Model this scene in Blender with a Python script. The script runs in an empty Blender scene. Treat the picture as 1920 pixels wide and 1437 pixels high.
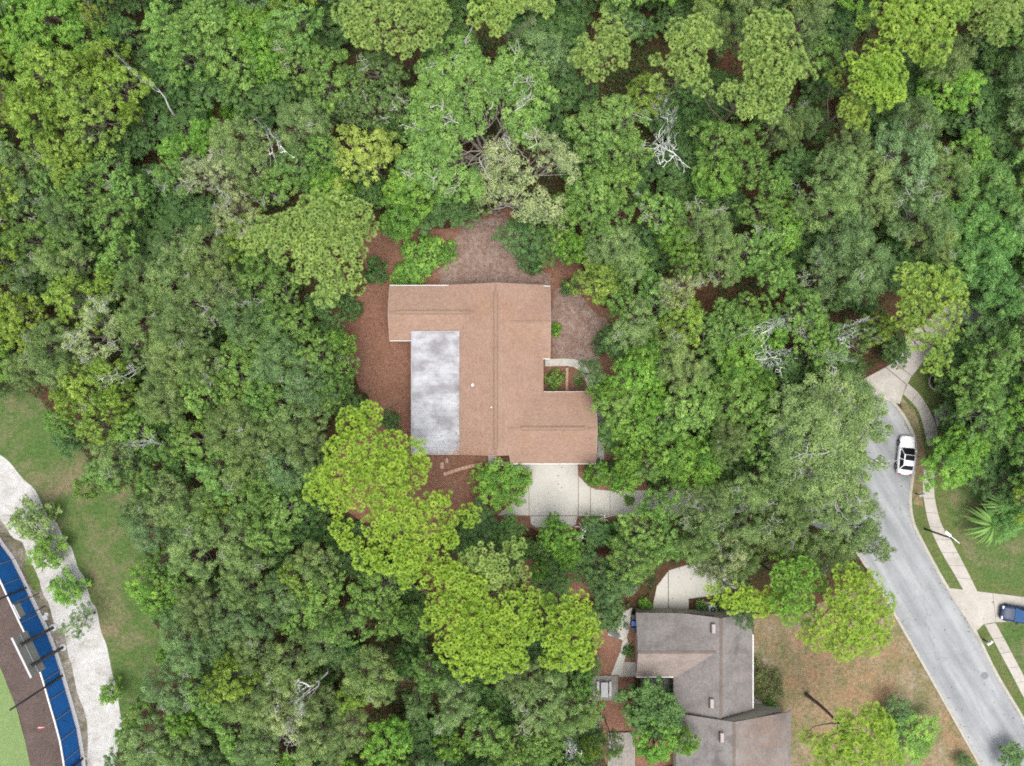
import bpy, bmesh, math, random
import numpy as np
from mathutils import Vector, Matrix

# ------------------------------------------------------------------ camera, sky, sun, exposure
SC = bpy.context.scene
COL = SC.collection
H = 83.0                 # drone height in metres
S = 16.0                 # photograph pixels per metre on the ground
CX, CY = 960.0, 718.5

cam_d = bpy.data.cameras.new('camera')
cam_d.sensor_width = 36.0
cam_d.lens = 36.0 * H / (1920.0 / S)
cam_d.clip_end = 2000
cam = bpy.data.objects.new('camera', cam_d)
COL.objects.link(cam)
cam.location = (0, 0, H)
SC.camera = cam

SUN_EL, SUN_AZ = math.radians(79), math.radians(165)   # azimuth clockwise from +Y
world = bpy.data.worlds.new('World')
SC.world = world
world.use_nodes = True
wn = world.node_tree
wn.nodes.clear()
sky = wn.nodes.new('ShaderNodeTexSky')
sky.sky_type = 'NISHITA'
sky.sun_disc = False
sky.sun_elevation = SUN_EL
sky.sun_rotation = SUN_AZ
sky.dust_density = 4.0
sky.air_density = 1.0
hsv = wn.nodes.new('ShaderNodeHueSaturation')
hsv.inputs['Saturation'].default_value = 0.35            # thin overcast: a nearly white sky
bg = wn.nodes.new('ShaderNodeBackground')
bg.inputs['Strength'].default_value = 0.125
wo = wn.nodes.new('ShaderNodeOutputWorld')
wn.links.new(sky.outputs[0], hsv.inputs['Color'])
wn.links.new(hsv.outputs[0], bg.inputs['Color'])
wn.links.new(bg.outputs[0], wo.inputs[0])

sun_d = bpy.data.lights.new('sun', 'SUN')
sun_d.energy = 1.3
sun_d.angle = math.radians(48)
sun_d.color = (1.0, 0.96, 0.88)
sun = bpy.data.objects.new('sun', sun_d)
COL.objects.link(sun)
sd = Vector((math.sin(SUN_AZ) * math.cos(SUN_EL), math.cos(SUN_AZ) * math.cos(SUN_EL), math.sin(SUN_EL)))
sun.rotation_euler = sd.to_track_quat('Z', 'Y').to_euler()
sun.location = sd * 150

SC.view_settings.view_transform = 'Standard'
SC.view_settings.look = 'None'
SC.view_settings.gamma = 1.0
SC.view_settings.exposure = 1.40
SC.render.engine = 'CYCLES'
SC.cycles.max_bounces = 4
SC.cycles.use_adaptive_sampling = True
SC.cycles.adaptive_threshold = 0.016
SC.cycles.adaptive_min_samples = 24
SC.cycles.diffuse_bounces = 3
SC.cycles.transmission_bounces = 2
SC.cycles.glossy_bounces = 2
SC.cycles.transparent_max_bounces = 4
SC.cycles.use_denoising = False
SC.cycles.filter_width = 1.8
SC.cycles.caustics_reflective = False
SC.cycles.caustics_refractive = False

random.seed(7)
RNG = np.random.default_rng(7)

# ------------------------------------------------------------------ helpers
def at(px, py, z=0.0):
    """Point at height z that stands under pixel (px, py) of the photograph."""
    k = (H - z) / H / S
    return Vector(((px - CX) * k, (CY - py) * k, z))

def tag(o, label=None, cat=None, group=None, kind=None):
    if label: o['label'] = label
    if cat: o['category'] = cat
    if group: o['group'] = group
    if kind: o['kind'] = kind
    return o

def empty(name, loc=(0, 0, 0), rz=0.0):
    o = bpy.data.objects.new(name, None)
    o.empty_display_size = 0.3
    COL.objects.link(o)
    o.location = loc
    o.rotation_euler = (0, 0, rz)
    return o

def link(name, me, parent=None, loc=None, mat=None):
    o = bpy.data.objects.new(name, me)
    COL.objects.link(o)
    if parent is not None: o.parent = parent
    if loc is not None: o.location = loc
    if mat is not None and len(me.materials) == 0: me.materials.append(mat)
    return o

def np_mesh(name, V, F, mat=None, tint=None, smooth=False):
    """Mesh from numpy arrays; F is (n,4) or (n,3), tint one float per face."""
    V = np.asarray(V, dtype=np.float32); F = np.asarray(F, dtype=np.int32)
    me = bpy.data.meshes.new(name)
    n, k = F.shape
    me.vertices.add(len(V)); me.vertices.foreach_set('co', V.ravel())
    me.loops.add(n * k); me.loops.foreach_set('vertex_index', F.ravel())
    me.polygons.add(n)
    me.polygons.foreach_set('loop_start', np.arange(0, n * k, k, dtype=np.int32))
    me.polygons.foreach_set('loop_total', np.full(n, k, dtype=np.int32))
    if smooth: me.polygons.foreach_set('use_smooth', np.ones(n, dtype=bool))
    if tint is not None:
        a = me.attributes.new('tint', 'FLOAT', 'FACE')
        a.data.foreach_set('value', np.asarray(tint, dtype=np.float32))
    if mat: me.materials.append(mat)
    me.update(calc_edges=True)
    return me

class MB:
    """Collects boxes, tubes, prisms and lathes into one mesh."""
    def __init__(s): s.v = []; s.f = []
    def add(s, vs, fs):
        n = len(s.v); s.v += [tuple(v) for v in vs]; s.f += [tuple(i + n for i in f) for f in fs]; return s
    def box(s, x0, x1, y0, y1, z0, z1, bev=0.0):
        if bev <= 0:
            return s.add([(x0,y0,z0),(x1,y0,z0),(x1,y1,z0),(x0,y1,z0),(x0,y0,z1),(x1,y0,z1),(x1,y1,z1),(x0,y1,z1)],
                         [(3,2,1,0),(4,5,6,7),(0,1,5,4),(1,2,6,5),(2,3,7,6),(3,0,4,7)])
        b = bev
        vs = []
        for z, e in ((z0, 0), (z1 - b, 0), (z1, b)):
            vs += [(x0+e,y0+e,z),(x1-e,y0+e,z),(x1-e,y1-e,z),(x0+e,y1-e,z)]
        fs = [(3,2,1,0),(8,9,10,11)]
        for r in (0, 4):
            for i in range(4):
                j = (i + 1) % 4
                fs.append((r+i, r+j, r+4+j, r+4+i))
        return s.add(vs, fs)
    def beam(s, a, b, w, h, up=(0, 0, 1)):
        a, b = Vector(a), Vector(b); d = (b - a).normalized()
        side = d.cross(Vector(up))
        if side.length < 1e-4: side = d.cross(Vector((1, 0, 0)))
        side.normalize(); u = side.cross(d).normalized()
        vs = []
        for p in (a, b):
            for sx, sz in ((-1,-1),(1,-1),(1,1),(-1,1)):
                vs.append(p + side * (sx*w/2) + u * (sz*h/2))
        return s.add(vs, [(3,2,1,0),(4,5,6,7),(0,1,5,4),(1,2,6,5),(2,3,7,6),(3,0,4,7)])
    def prism(s, pts, z0, z1):
        n = len(pts)
        ar = sum(pts[i][0]*pts[(i+1)%n][1] - pts[(i+1)%n][0]*pts[i][1] for i in range(n))
        if ar < 0: pts = pts[::-1]
        vs = [(p[0], p[1], z0) for p in pts] + [(p[0], p[1], z1) for p in pts]
        fs = [tuple(range(n-1, -1, -1)), tuple(range(n, 2*n))]
        fs += [(i, (i+1) % n, n + (i+1) % n, n + i) for i in range(n)]
        return s.add(vs, fs)
    def tube(s, pts, rad, m=8, cap=True):
        V, F = tube_np([np.array(pts, float)], [np.array(rad, float) if hasattr(rad, '__len__') else np.full(len(pts), rad)], m)
        s.add(V.tolist(), F.tolist())
        if cap:
            n0 = len(s.v) - len(V)
            s.f.append(tuple(n0 + i for i in range(m-1, -1, -1)))
            s.f.append(tuple(n0 + len(V) - m + i for i in range(m)))
        return s
    def lathe(s, prof, m=16, c=(0, 0, 0), axis='z'):
        vs = []
        for r, z in prof:
            for i in range(m):
                a = 2*math.pi*i/m
                p = (r*math.cos(a), r*math.sin(a), z)
                if axis == 'y': p = (p[0], p[2], p[1])
                if axis == 'x': p = (p[2], p[0], p[1])
                vs.append((p[0]+c[0], p[1]+c[1], p[2]+c[2]))
        fs = []
        for j in range(len(prof)-1):
            for i in range(m):
                k = (i+1) % m
                fs.append((j*m+i, j*m+k, (j+1)*m+k, (j+1)*m+i))
        fs.append(tuple(range(m-1, -1, -1)))
        fs.append(tuple((len(prof)-1)*m + i for i in range(m)))
        return s.add(vs, fs)
    def mesh(s, name, mat=None, smooth=False):
        me = bpy.data.meshes.new(name)
        me.from_pydata(s.v, [], s.f)
        if smooth:
            for p in me.polygons: p.use_smooth = True
        if mat: me.materials.append(mat)
        me.update()
        return me
    def build(s, name, mat, parent=None, loc=None, smooth=False, fixn=False):
        me = s.mesh(name, mat, smooth)
        if fixn:
            bm = bmesh.new(); bm.from_mesh(me); bmesh.ops.recalc_face_normals(bm, faces=bm.faces); bm.to_mesh(me); bm.free()
        return link(name, me, parent, loc)

def tube_np(paths, rads, m=5):
    """Many tapering tubes at once -> (verts, quads)."""
    Vs, Fs, n0 = [], [], 0
    ang = np.arange(m) * 2*np.pi/m
    for P, R in zip(paths, rads):
        k = len(P)
        T = np.gradient(P, axis=0); T /= np.linalg.norm(T, axis=1)[:, None] + 1e-9
        ref = np.array([0.31, 0.17, 0.93]) if abs(T[0][2]) < 0.9 else np.array([1.0, 0.1, 0])
        A = np.cross(T, ref); A /= np.linalg.norm(A, axis=1)[:, None] + 1e-9
        B = np.cross(T, A)
        ring = P[:, None, :] + R[:, None, None] * (np.cos(ang)[None, :, None]*A[:, None, :] + np.sin(ang)[None, :, None]*B[:, None, :])
        Vs.append(ring.reshape(-1, 3))
        i = np.arange(k-1)[:, None]*m + np.arange(m)[None, :]
        j = np.arange(k-1)[:, None]*m + (np.arange(m)[None, :]+1) % m
        Fs.append(np.stack([i, j, j+m, i+m], -1).reshape(-1, 4) + n0)
        n0 += k*m
    return np.concatenate(Vs), np.concatenate(Fs)

# ------------------------------------------------------------------ materials
ALB = 0.74      # overall reflectance of soils, paving, roofs and paint under this exposure
def dim(c): return tuple(x*ALB for x in c)
def new_mat(name):
    m = bpy.data.materials.new(name); m.use_nodes = True
    nt = m.node_tree; nt.nodes.clear()
    out = nt.nodes.new('ShaderNodeOutputMaterial')
    return m, nt, out

def N(nt, t, **kw):
    n = nt.nodes.new(t)
    for k, v in kw.items():
        if k in n.inputs: n.inputs[k].default_value = v
        else: setattr(n, k, v)
    return n

def noise(nt, co, scale, detail=4, rough=0.6, dist=0.0):
    n = N(nt, 'ShaderNodeTexNoise', Scale=scale, Detail=detail, Roughness=rough, Distortion=dist)
    nt.links.new(co, n.inputs['Vector'])
    return n.outputs['Fac']

def ramp(nt, fac, stops):
    r = nt.nodes.new('ShaderNodeValToRGB')
    e = r.color_ramp.elements
    while len(e) < len(stops): e.new(0.5)
    for el, (p, c) in zip(e, stops):
        el.position = p
        el.color = (c[0], c[1], c[2], 1) if hasattr(c, '__len__') else (c, c, c, 1)
    nt.links.new(fac, r.inputs[0])
    return r.outputs[0]

def mix(nt, fac, a, b, mode='MIX'):
    n = nt.nodes.new('ShaderNodeMix'); n.data_type = 'RGBA'; n.blend_type = mode
    if hasattr(fac, 'is_linked'): nt.links.new(fac, n.inputs[0])
    else: n.inputs[0].default_value = fac
    for v, s in ((a, n.inputs[6]), (b, n.inputs[7])):
        if hasattr(v, 'is_linked'): nt.links.new(v, s)
        else: s.default_value = (v[0], v[1], v[2], 1)
    return n.outputs[2]

def bump(nt, fac, strength, dist):
    b = N(nt, 'ShaderNodeBump', Strength=strength, Distance=dist)
    nt.links.new(fac, b.inputs['Height'])
    return b.outputs[0]

def coords(nt, kind='Object'):
    return nt.nodes.new('ShaderNodeTexCoord').outputs[kind]

def pbsdf(nt, out, col, rough=0.8, spec=0.3, metal=0.0, normal=None, coat=0.0):
    b = nt.nodes.new('ShaderNodeBsdfPrincipled')
    if hasattr(col, 'is_linked'): nt.links.new(col, b.inputs['Base Color'])
    else: b.inputs['Base Color'].default_value = (col[0], col[1], col[2], 1)
    if hasattr(rough, 'is_linked'): nt.links.new(rough, b.inputs['Roughness'])
    else: b.inputs['Roughness'].default_value = rough
    b.inputs['Specular IOR Level'].default_value = spec
    b.inputs['Metallic'].default_value = metal
    b.inputs['Coat Weight'].default_value = coat
    if normal is not None: nt.links.new(normal, b.inputs['Normal'])
    nt.links.new(b.outputs[0], out.inputs[0])
    return b

def mat_plain(name, col, rough=0.6, spec=0.4, var=0.15, scale=6.0, metal=0.0, coat=0.0, bmp=0.0):
    m, nt, out = new_mat(name)
    co = coords(nt)
    col = dim(col)
    f = noise(nt, co, scale, 5, 0.65)
    c = ramp(nt, f, [(0.25, [x*(1-var) for x in col]), (0.75, [min(1, x*(1+var)) for x in col])])
    pbsdf(nt, out, c, rough, spec, metal, bump(nt, f, bmp, 0.02) if bmp else None, coat)
    return m

def mat_leaf(name, trans=0.35, rough=0.55, spec=0.25, vlo=0.62, vhi=1.4):
    """Foliage: colour from the object's own colour, varied leaf by leaf and tree by tree."""
    m, nt, out = new_mat(name)
    oi = nt.nodes.new('ShaderNodeObjectInfo')
    at_ = nt.nodes.new('ShaderNodeAttribute'); at_.attribute_name = 'tint'
    hs = nt.nodes.new('ShaderNodeHueSaturation')
    mr = N(nt, 'ShaderNodeMapRange'); mr.inputs[3].default_value = vlo; mr.inputs[4].default_value = vhi
    nt.links.new(at_.outputs['Fac'], mr.inputs[0])
    nt.links.new(mr.outputs[0], hs.inputs['Value'])
    mh = N(nt, 'ShaderNodeMapRange'); mh.inputs[3].default_value = 0.515; mh.inputs[4].default_value = 0.485
    nt.links.new(at_.outputs['Fac'], mh.inputs[0]); nt.links.new(mh.outputs[0], hs.inputs['Hue'])
    nt.links.new(oi.outputs['Color'], hs.inputs['Color'])
    b = nt.nodes.new('ShaderNodeBsdfPrincipled')
    b.inputs['Roughness'].default_value = rough
    b.inputs['Specular IOR Level'].default_value = spec
    nt.links.new(hs.outputs[0], b.inputs['Base Color'])
    t = nt.nodes.new('ShaderNodeBsdfTranslucent')
    g = mix(nt, 1.0, hs.outputs[0], (1.0, 1.15, 0.6), 'MULTIPLY')
    nt.links.new(g, t.inputs['Color'])
    mx = nt.nodes.new('ShaderNodeMixShader'); mx.inputs[0].default_value = trans
    nt.links.new(b.outputs[0], mx.inputs[1]); nt.links.new(t.outputs[0], mx.inputs[2])
    nt.links.new(mx.outputs[0], out.inputs[0])
    return m

def mat_ground(name, stops, scale, stops2=None, scale2=0.12, fine=9.0, amt=0.5, bmp=0.6, rough=0.95, dist=0.6, m0=0.42):
    """Soil, litter or turf: broad patches, medium mottling and fine grain."""
    m, nt, out = new_mat(name)
    co = coords(nt)
    stops = [(p, dim(c)) for p, c in stops]
    if stops2: stops2 = [(p, dim(c)) for p, c in stops2]
    a = noise(nt, co, scale, 8, 0.68, dist)
    c = ramp(nt, a, stops)
    if stops2:
        p = noise(nt, co, scale2, 9, 0.72, dist)
        msk = ramp(nt, p, [(m0, 0.0), (m0+.18, 1.0)])
        c = mix(nt, msk, c, ramp(nt, noise(nt, co, scale*1.3, 8, 0.7), stops2))
    g = noise(nt, co, fine, 3, 0.8)
    gr = ramp(nt, g, [(0.3, 1-amt), (0.7, 1+amt*0.6)])
    c = mix(nt, 1.0, c, gr, 'MULTIPLY')
    g2 = noise(nt, co, 2.6, 5, 0.75)
    c = mix(nt, 1.0, c, ramp(nt, g2, [(0.32, 1-amt*.75), (0.68, 1+amt*.6)]), 'MULTIPLY')
    pbsdf(nt, out, c, rough, 0.15, 0, bump(nt, g, bmp, 0.06))
    return m

M = {}
M['leaf'] = mat_leaf('foliage', trans=0.36)
M['needle'] = mat_leaf('pine_needles', trans=0.38, vlo=0.68, vhi=1.3)
M['bark'] = mat_plain('oak_bark', (0.25, 0.225, 0.195), 0.9, 0.1, 0.4, 5, bmp=0.5)
M['pbark'] = mat_plain('pine_bark', (0.17, 0.13, 0.105), 0.9, 0.1, 0.45, 5, bmp=0.5)
M['deadwood'] = mat_plain('lichen_grey_deadwood', (0.44, 0.43, 0.405), 0.9, 0.1, 0.25, 3, bmp=0.4)
M['lichen'] = mat_plain('white_lichen_bark', (0.80, 0.80, 0.77), 0.9, 0.1, 0.15, 3)
M['litter'] = mat_ground('pine_straw_litter', [(0.3, (0.075, 0.036, 0.021)), (0.55, (0.115, 0.056, 0.034)), (0.75, (0.15, 0.082, 0.052))], 0.9,
                         [(0.3, (0.035, 0.038, 0.016)), (0.7, (0.085, 0.055, 0.026))], 0.09, 14, 0.55)
M['mulch'] = mat_ground('rust_pine_straw_mulch', [(0.25, (0.18, 0.090, 0.060)), (0.5, (0.222, 0.115, 0.078)), (0.8, (0.255, 0.147, 0.106))], 0.35,
                        None, 0.2, 11, 0.42)
M['soil'] = mat_ground('bare_grey_soil', [(0.3, (0.20, 0.128, 0.10)), (0.55, (0.265, 0.19, 0.158)), (0.8, (0.345, 0.28, 0.25))], 0.8, None, 0.2, 16, 0.5)
M['lawn'] = mat_ground('patchy_lawn', [(0.3, (0.062, 0.12, 0.028)), (0.55, (0.085, 0.14, 0.038)), (0.75, (0.125, 0.155, 0.055))], 0.55,
                       [(0.3, (0.11, 0.14, 0.05)), (0.5, (0.20, 0.165, 0.10)), (0.7, (0.10, 0.14, 0.045))], 0.22, 12, 0.45, m0=.455)
M['green_lawn'] = mat_ground('green_lawn', [(0.3, (0.075, 0.125, 0.03)), (0.55, (0.10, 0.145, 0.04)), (0.8, (0.16, 0.165, 0.07))], 0.6,
                             [(0.3, (0.085, 0.125, 0.032)), (0.7, (0.15, 0.145, 0.065))], 0.3, 12, 0.4)
M['dry_yard'] = mat_ground('dry_sandy_yard', [(0.32, (0.11, 0.14, 0.048)), (0.47, (0.18, 0.17, 0.085)), (0.6, (0.29, 0.23, 0.16)), (0.78, (0.42, 0.375, 0.32))], 0.45,
                           [(0.3, (0.28, 0.155, 0.08)), (0.48, (0.29, 0.195, 0.115)), (0.62, (0.17, 0.16, 0.07)), (0.74, (0.26, 0.205, 0.135))], 0.10, 10, 0.5)
M['field'] = mat_ground('mown_ball_field', [(0.3, (0.155, 0.225, 0.085)), (0.7, (0.19, 0.265, 0.105))], 0.25, None, 0.2, 20, 0.2)
M['track'] = mat_ground('warning_track_clay', [(0.3, (0.085, 0.062, 0.055)), (0.7, (0.125, 0.092, 0.082))], 0.5, None, 0.2, 20, 0.25)
M['shell'] = mat_ground('white_shell_path', [(0.3, (0.33, 0.31, 0.285)), (0.48, (0.46, 0.45, 0.435)), (0.7, (0.525, 0.525, 0.52))], 0.5, None, 0.2, 14, 0.2)
M['verge'] = mat_ground('trampled_grey_verge', [(0.3, (0.16, 0.135, 0.11)), (0.55, (0.29, 0.26, 0.225)), (0.8, (0.40, 0.38, 0.35))], 0.7,
                        [(0.3, (0.06, 0.07, 0.03)), (0.7, (0.2, 0.17, 0.12))], 0.25, 10, 0.5)
M['concrete'] = mat_ground('pale_concrete', [(0.3, (0.43, 0.415, 0.375)), (0.55, (0.47, 0.455, 0.415)), (0.8, (0.495, 0.48, 0.445))], 0.6, None, 0.2, 18, 0.1, bmp=0.1, rough=0.85)
M['old_concrete'] = mat_ground('weathered_concrete', [(0.3, (0.35, 0.32, 0.285)), (0.55, (0.42, 0.39, 0.355)), (0.8, (0.465, 0.44, 0.405))], 0.5, None, 0.2, 14, 0.16, bmp=0.1, rough=0.9)
M['kerb'] = mat_ground('kerb_concrete', [(0.3, (0.33, 0.31, 0.27)), (0.7, (0.43, 0.41, 0.36))], 0.8, None, 0.2, 16, 0.15, bmp=0.1)
M['joint'] = mat_plain('dirt_joint', (0.16, 0.14, 0.12), 0.95, 0.1, 0.3)
M['trim'] = mat_plain('cream_painted_trim', (0.50, 0.45, 0.40), 0.6, 0.3, 0.08)
M['white'] = mat_plain('white_painted_trim', (0.62, 0.62, 0.60), 0.5, 0.4, 0.06)
M['wall'] = mat_plain('cream_stucco', (0.48, 0.44, 0.37), 0.9, 0.2, 0.08, 3)
M['dark'] = mat_plain('dark_rubber', (0.02, 0.02, 0.022), 0.7, 0.3, 0.2)
M['post'] = mat_plain('dark_painted_steel', (0.035, 0.034, 0.034), 0.5, 0.4, 0.15)
M['manhole'] = mat_plain('worn_iron', (0.17, 0.17, 0.175), 0.7, 0.3, 0.2)
M['steel'] = mat_plain('galvanised_grey_steel', (0.33, 0.335, 0.335), 0.5, 0.5, 0.1, metal=0.3)
M['boardback'] = mat_plain('scoreboard_grey_back', (0.30, 0.30, 0.28), 0.6, 0.4, 0.06)
M['footing'] = mat_plain('pale_footing', (0.46, 0.46, 0.47), 0.8, 0.2, 0.15)
M['blue'] = mat_plain('blue_windscreen_mesh', (0.016, 0.16, 0.52), 0.75, 0.2, 0.10, 1.5)
M['glass'] = mat_plain('dark_glass', (0.012, 0.014, 0.018), 0.35, 0.2, 0.0)
M['carwhite'] = mat_plain('white_car_paint', (0.98, 0.99, 1.0), 0.35, 0.4, 0.02, coat=0.3)
M['carblue'] = mat_plain('dark_blue_car_paint', (0.014, 0.03, 0.075), 0.45, 0.25, 0.05, coat=0.1)
M['roofblue'] = mat_plain('blue_tinted_roof_glass', (0.028, 0.095, 0.24), 0.5, 0.3, 0.15, coat=0.0)  # blue sky reflection put into the colour of the SUV's roof and windshield
M['red'] = mat_plain('red_lens', (0.35, 0.01, 0.01), 0.2, 0.5, 0.05)
M['lens'] = mat_plain('clear_lens', (0.6, 0.62, 0.65), 0.1, 0.6, 0.05)
M['flagred'] = mat_plain('red_flag_cloth', (0.50, 0.02, 0.045), 0.8, 0.2, 0.1)
M['flagwhite'] = mat_plain('white_flag_cloth', (0.65, 0.65, 0.65), 0.8, 0.2, 0.05)
M['paver'] = mat_plain('pink_paver', (0.42, 0.27, 0.20), 0.9, 0.2, 0.2, 4, bmp=0.3)
M['deck'] = mat_plain('grey_weathered_boards', (0.27, 0.25, 0.225), 0.85, 0.2, 0.3, 3, bmp=0.3)
M['bin'] = mat_plain('black_bin_plastic', (0.02, 0.022, 0.026), 0.4, 0.4, 0.1)
M['binblue'] = mat_plain('blue_bin_plastic', (0.01, 0.09, 0.38), 0.35, 0.5, 0.1)
M['skylight'] = mat_plain('pinkish_box_vent', (0.33, 0.285, 0.27), 0.6, 0.3, 0.08)

def mat_asphalt():
    m, nt, out = new_mat('sun_bleached_asphalt')
    co = coords(nt)
    mr_ = N(nt, 'ShaderNodeMapping'); mr_.inputs['Rotation'].default_value = (0, 0, math.radians(60)); nt.links.new(co, mr_.inputs[0])
    mp = N(nt, 'ShaderNodeMapping'); mp.inputs['Scale'].default_value = (0.05, 0.45, 1)
    nt.links.new(mr_.outputs[0], mp.inputs[0])
    a = noise(nt, mp.outputs[0], 1.6, 5, 0.55)
    b = noise(nt, co, 0.35, 6, 0.6)
    c = ramp(nt, a, [(0.3, dim((0.20, 0.21, 0.22))), (0.5, dim((0.275, 0.285, 0.295))), (0.7, dim((0.36, 0.365, 0.37)))])
    c = mix(nt, 0.6, c, ramp(nt, b, [(0.3, (0.80, 0.80, 0.80)), (0.7, (1.12, 1.12, 1.12))]), 'MULTIPLY')
    g = noise(nt, co, 22, 2, 0.8)
    c = mix(nt, 0.35, c, ramp(nt, g, [(0.3, 0.7), (0.7, 1.25)]), 'MULTIPLY')
    c = mix(nt, 0.5, c, ramp(nt, noise(nt, co, 3.0, 5, 0.75), [(0.3, 0.82), (0.7, 1.14)]), 'MULTIPLY')
    vo = N(nt, 'ShaderNodeTexVoronoi', Scale=0.16); vo.feature = 'DISTANCE_TO_EDGE'
    wv = nt.nodes.new('ShaderNodeVectorMath'); wv.operation = 'ADD'; nz = N(nt, 'ShaderNodeTexNoise', Scale=0.8, Detail=5.0); nt.links.new(co, nz.inputs['Vector'])
    nt.links.new(co, wv.inputs[0]); nt.links.new(nz.outputs['Color'], wv.inputs[1]); nt.links.new(wv.outputs[0], vo.inputs['Vector'])
    c = mix(nt, ramp(nt, vo.outputs['Distance'], [(0.0, 0.35), (0.008, 0.0)]), c, (.10, .10, .10))
    pbsdf(nt, out, c, 0.9, 0.2, 0, bump(nt, g, 0.2, 0.02))
    return m
M['asphalt'] = mat_asphalt()

def mat_shingle(name, lo, mid, hi, patch=None, patch2=None, grime=0.35):
    """Asphalt shingles: tabs in courses (uv in metres), weathering in broad streaks."""
    m, nt, out = new_mat(name)
    uv = coords(nt, 'UV'); co = coords(nt)
    lo, mid, hi = dim(lo), dim(mid), dim(hi)
    patch = dim(patch) if patch else None; patch2 = dim(patch2) if patch2 else None
    br = N(nt, 'ShaderNodeTexBrick', Scale=1.0)
    br.inputs['Brick Width'].default_value = 0.32; br.inputs['Row Height'].default_value = 0.15
    br.inputs['Mortar Size'].default_value = 0.012; br.inputs['Bias'].default_value = 0.0
    br.inputs['Color1'].default_value = (0.88, 0.88, 0.88, 1); br.inputs['Color2'].default_value = (1.12, 1.11, 1.10, 1)
    br.inputs['Mortar'].default_value = (0.55, 0.53, 0.5, 1)
    nt.links.new(uv, br.inputs['Vector'])
    a = noise(nt, co, 0.45, 6, 0.6)
    c = ramp(nt, a, [(0.25, lo), (0.5, mid), (0.75, hi)])
    if patch:
        mp = N(nt, 'ShaderNodeMapping'); mp.inputs['Scale'].default_value = (0.35, 0.12, 1.0); nt.links.new(uv, mp.inputs[0])
        p = noise(nt, mp.outputs[0], 1.5, 5, 0.6, 0.3)
        c = mix(nt, ramp(nt, p, [(0.52, 0.0), (0.68, 1.0)]), c, patch)
    if patch2:
        p = noise(nt, co, 0.21, 4, 0.6, 0.6)
        c = mix(nt, ramp(nt, p, [(0.55, 0.0), (0.68, 0.85)]), c, patch2)
    c = mix(nt, 0.85, c, br.outputs['Color'], 'MULTIPLY')
    c = mix(nt, .55, c, ramp(nt, noise(nt, co, 5.0, 4, 0.8), [(0.32, 0.72), (0.68, 1.26)]), 'MULTIPLY')
    g = noise(nt, co, 25, 2, 0.8)
    c = mix(nt, grime, c, ramp(nt, g, [(0.3, 0.65), (0.7, 1.3)]), 'MULTIPLY')
    pbsdf(nt, out, c, 0.95, 0.12, 0, bump(nt, br.outputs['Fac'], -0.35, 0.02))
    return m
M['tan_shingle'] = mat_shingle('tan_shingles', (0.285, 0.186, 0.146), (0.312, 0.208, 0.160), (0.335, 0.228, 0.178), None, (0.305, 0.190, 0.132))
M['grey_shingle'] = mat_shingle('grey_brown_shingles', (0.155, 0.142, 0.138), (0.20, 0.186, 0.182), (0.26, 0.243, 0.238), (0.235, 0.21, 0.203), (0.115, 0.108, 0.11), 0.5)

def mat_patio():
    m, nt, out = new_mat('stained_white_patio_roof')
    co = coords(nt)
    mp = N(nt, 'ShaderNodeMapping'); mp.inputs['Scale'].default_value = (0.8, 1.0, 1); mp.inputs['Location'].default_value = (3.1, 1.7, 0); nt.links.new(co, mp.inputs[0])
    a = noise(nt, mp.outputs[0], 0.38, 9, 0.66, 0.15)
    c = ramp(nt, a, [(0.36, dim((0.155, 0.145, 0.158))), (0.46, dim((0.235, 0.232, 0.252))), (0.55, dim((0.33, 0.335, 0.358))), (0.68, dim((0.45, 0.462, 0.495)))])
    b = noise(nt, co, 0.9, 5, 0.7)
    c = mix(nt, ramp(nt, b, [(0.6, 0.0), (0.75, 0.35)]), c, dim((0.30, 0.20, 0.15)))
    # rusty pine straw drift at the lower corner
    sp = nt.nodes.new('ShaderNodeSeparateXYZ'); nt.links.new(co, sp.inputs[0])
    d = N(nt, 'ShaderNodeMath', operation='MULTIPLY_ADD'); nt.links.new(sp.outputs[0], d.inputs[0]); d.inputs[1].default_value = -0.55
    nt.links.new(sp.outputs[1], d.inputs[2])
    d2 = N(nt, 'ShaderNodeMath', operation='MULTIPLY_ADD'); nt.links.new(noise(nt, co, 0.8, 6, 0.7), d2.inputs[0]); d2.inputs[1].default_value = 3.0; nt.links.new(d.outputs[0], d2.inputs[2])
    M['_patio_edge'] = d2
    mr = N(nt, 'ShaderNodeMapRange'); mr.inputs[1].default_value = -2.3; mr.inputs[2].default_value = -3.3; nt.links.new(d2.outputs[0], mr.inputs[0])
    c = mix(nt, mr.outputs[0], c, dim((0.30, 0.175, 0.125)))
    pbsdf(nt, out, c, 0.55, 0.35)
    return m
M['patio'] = mat_patio()

# ------------------------------------------------------------------ ground and paving
def wobble(pts, step=0.5, amp=0.35, freq=0.5, seed=0, closed=True):
    """Resample an outline and roughen it."""
    r = np.random.default_rng(seed); out = []
    ph = r.uniform(0, 6.28, (6, 2)); fr = r.uniform(0.6, 2.6, 6) * freq
    n = len(pts)
    for i in range(n if closed else n-1):
        a, b = Vector(pts[i][:2]), Vector(pts[(i+1) % n][:2])
        k = max(1, int((b-a).length / step))
        for j in range(k):
            p = a.lerp(b, j/k)
            dx = sum(math.sin(p.x*f*1.3 + p.y*f*0.7 + q[0]) for f, q in zip(fr, ph)) / 3
            dy = sum(math.sin(p.y*f*1.2 - p.x*f*0.8 + q[1]) for f, q in zip(fr, ph)) / 3
            out.append((p.x + dx*amp, p.y + dy*amp))
    return out

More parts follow.
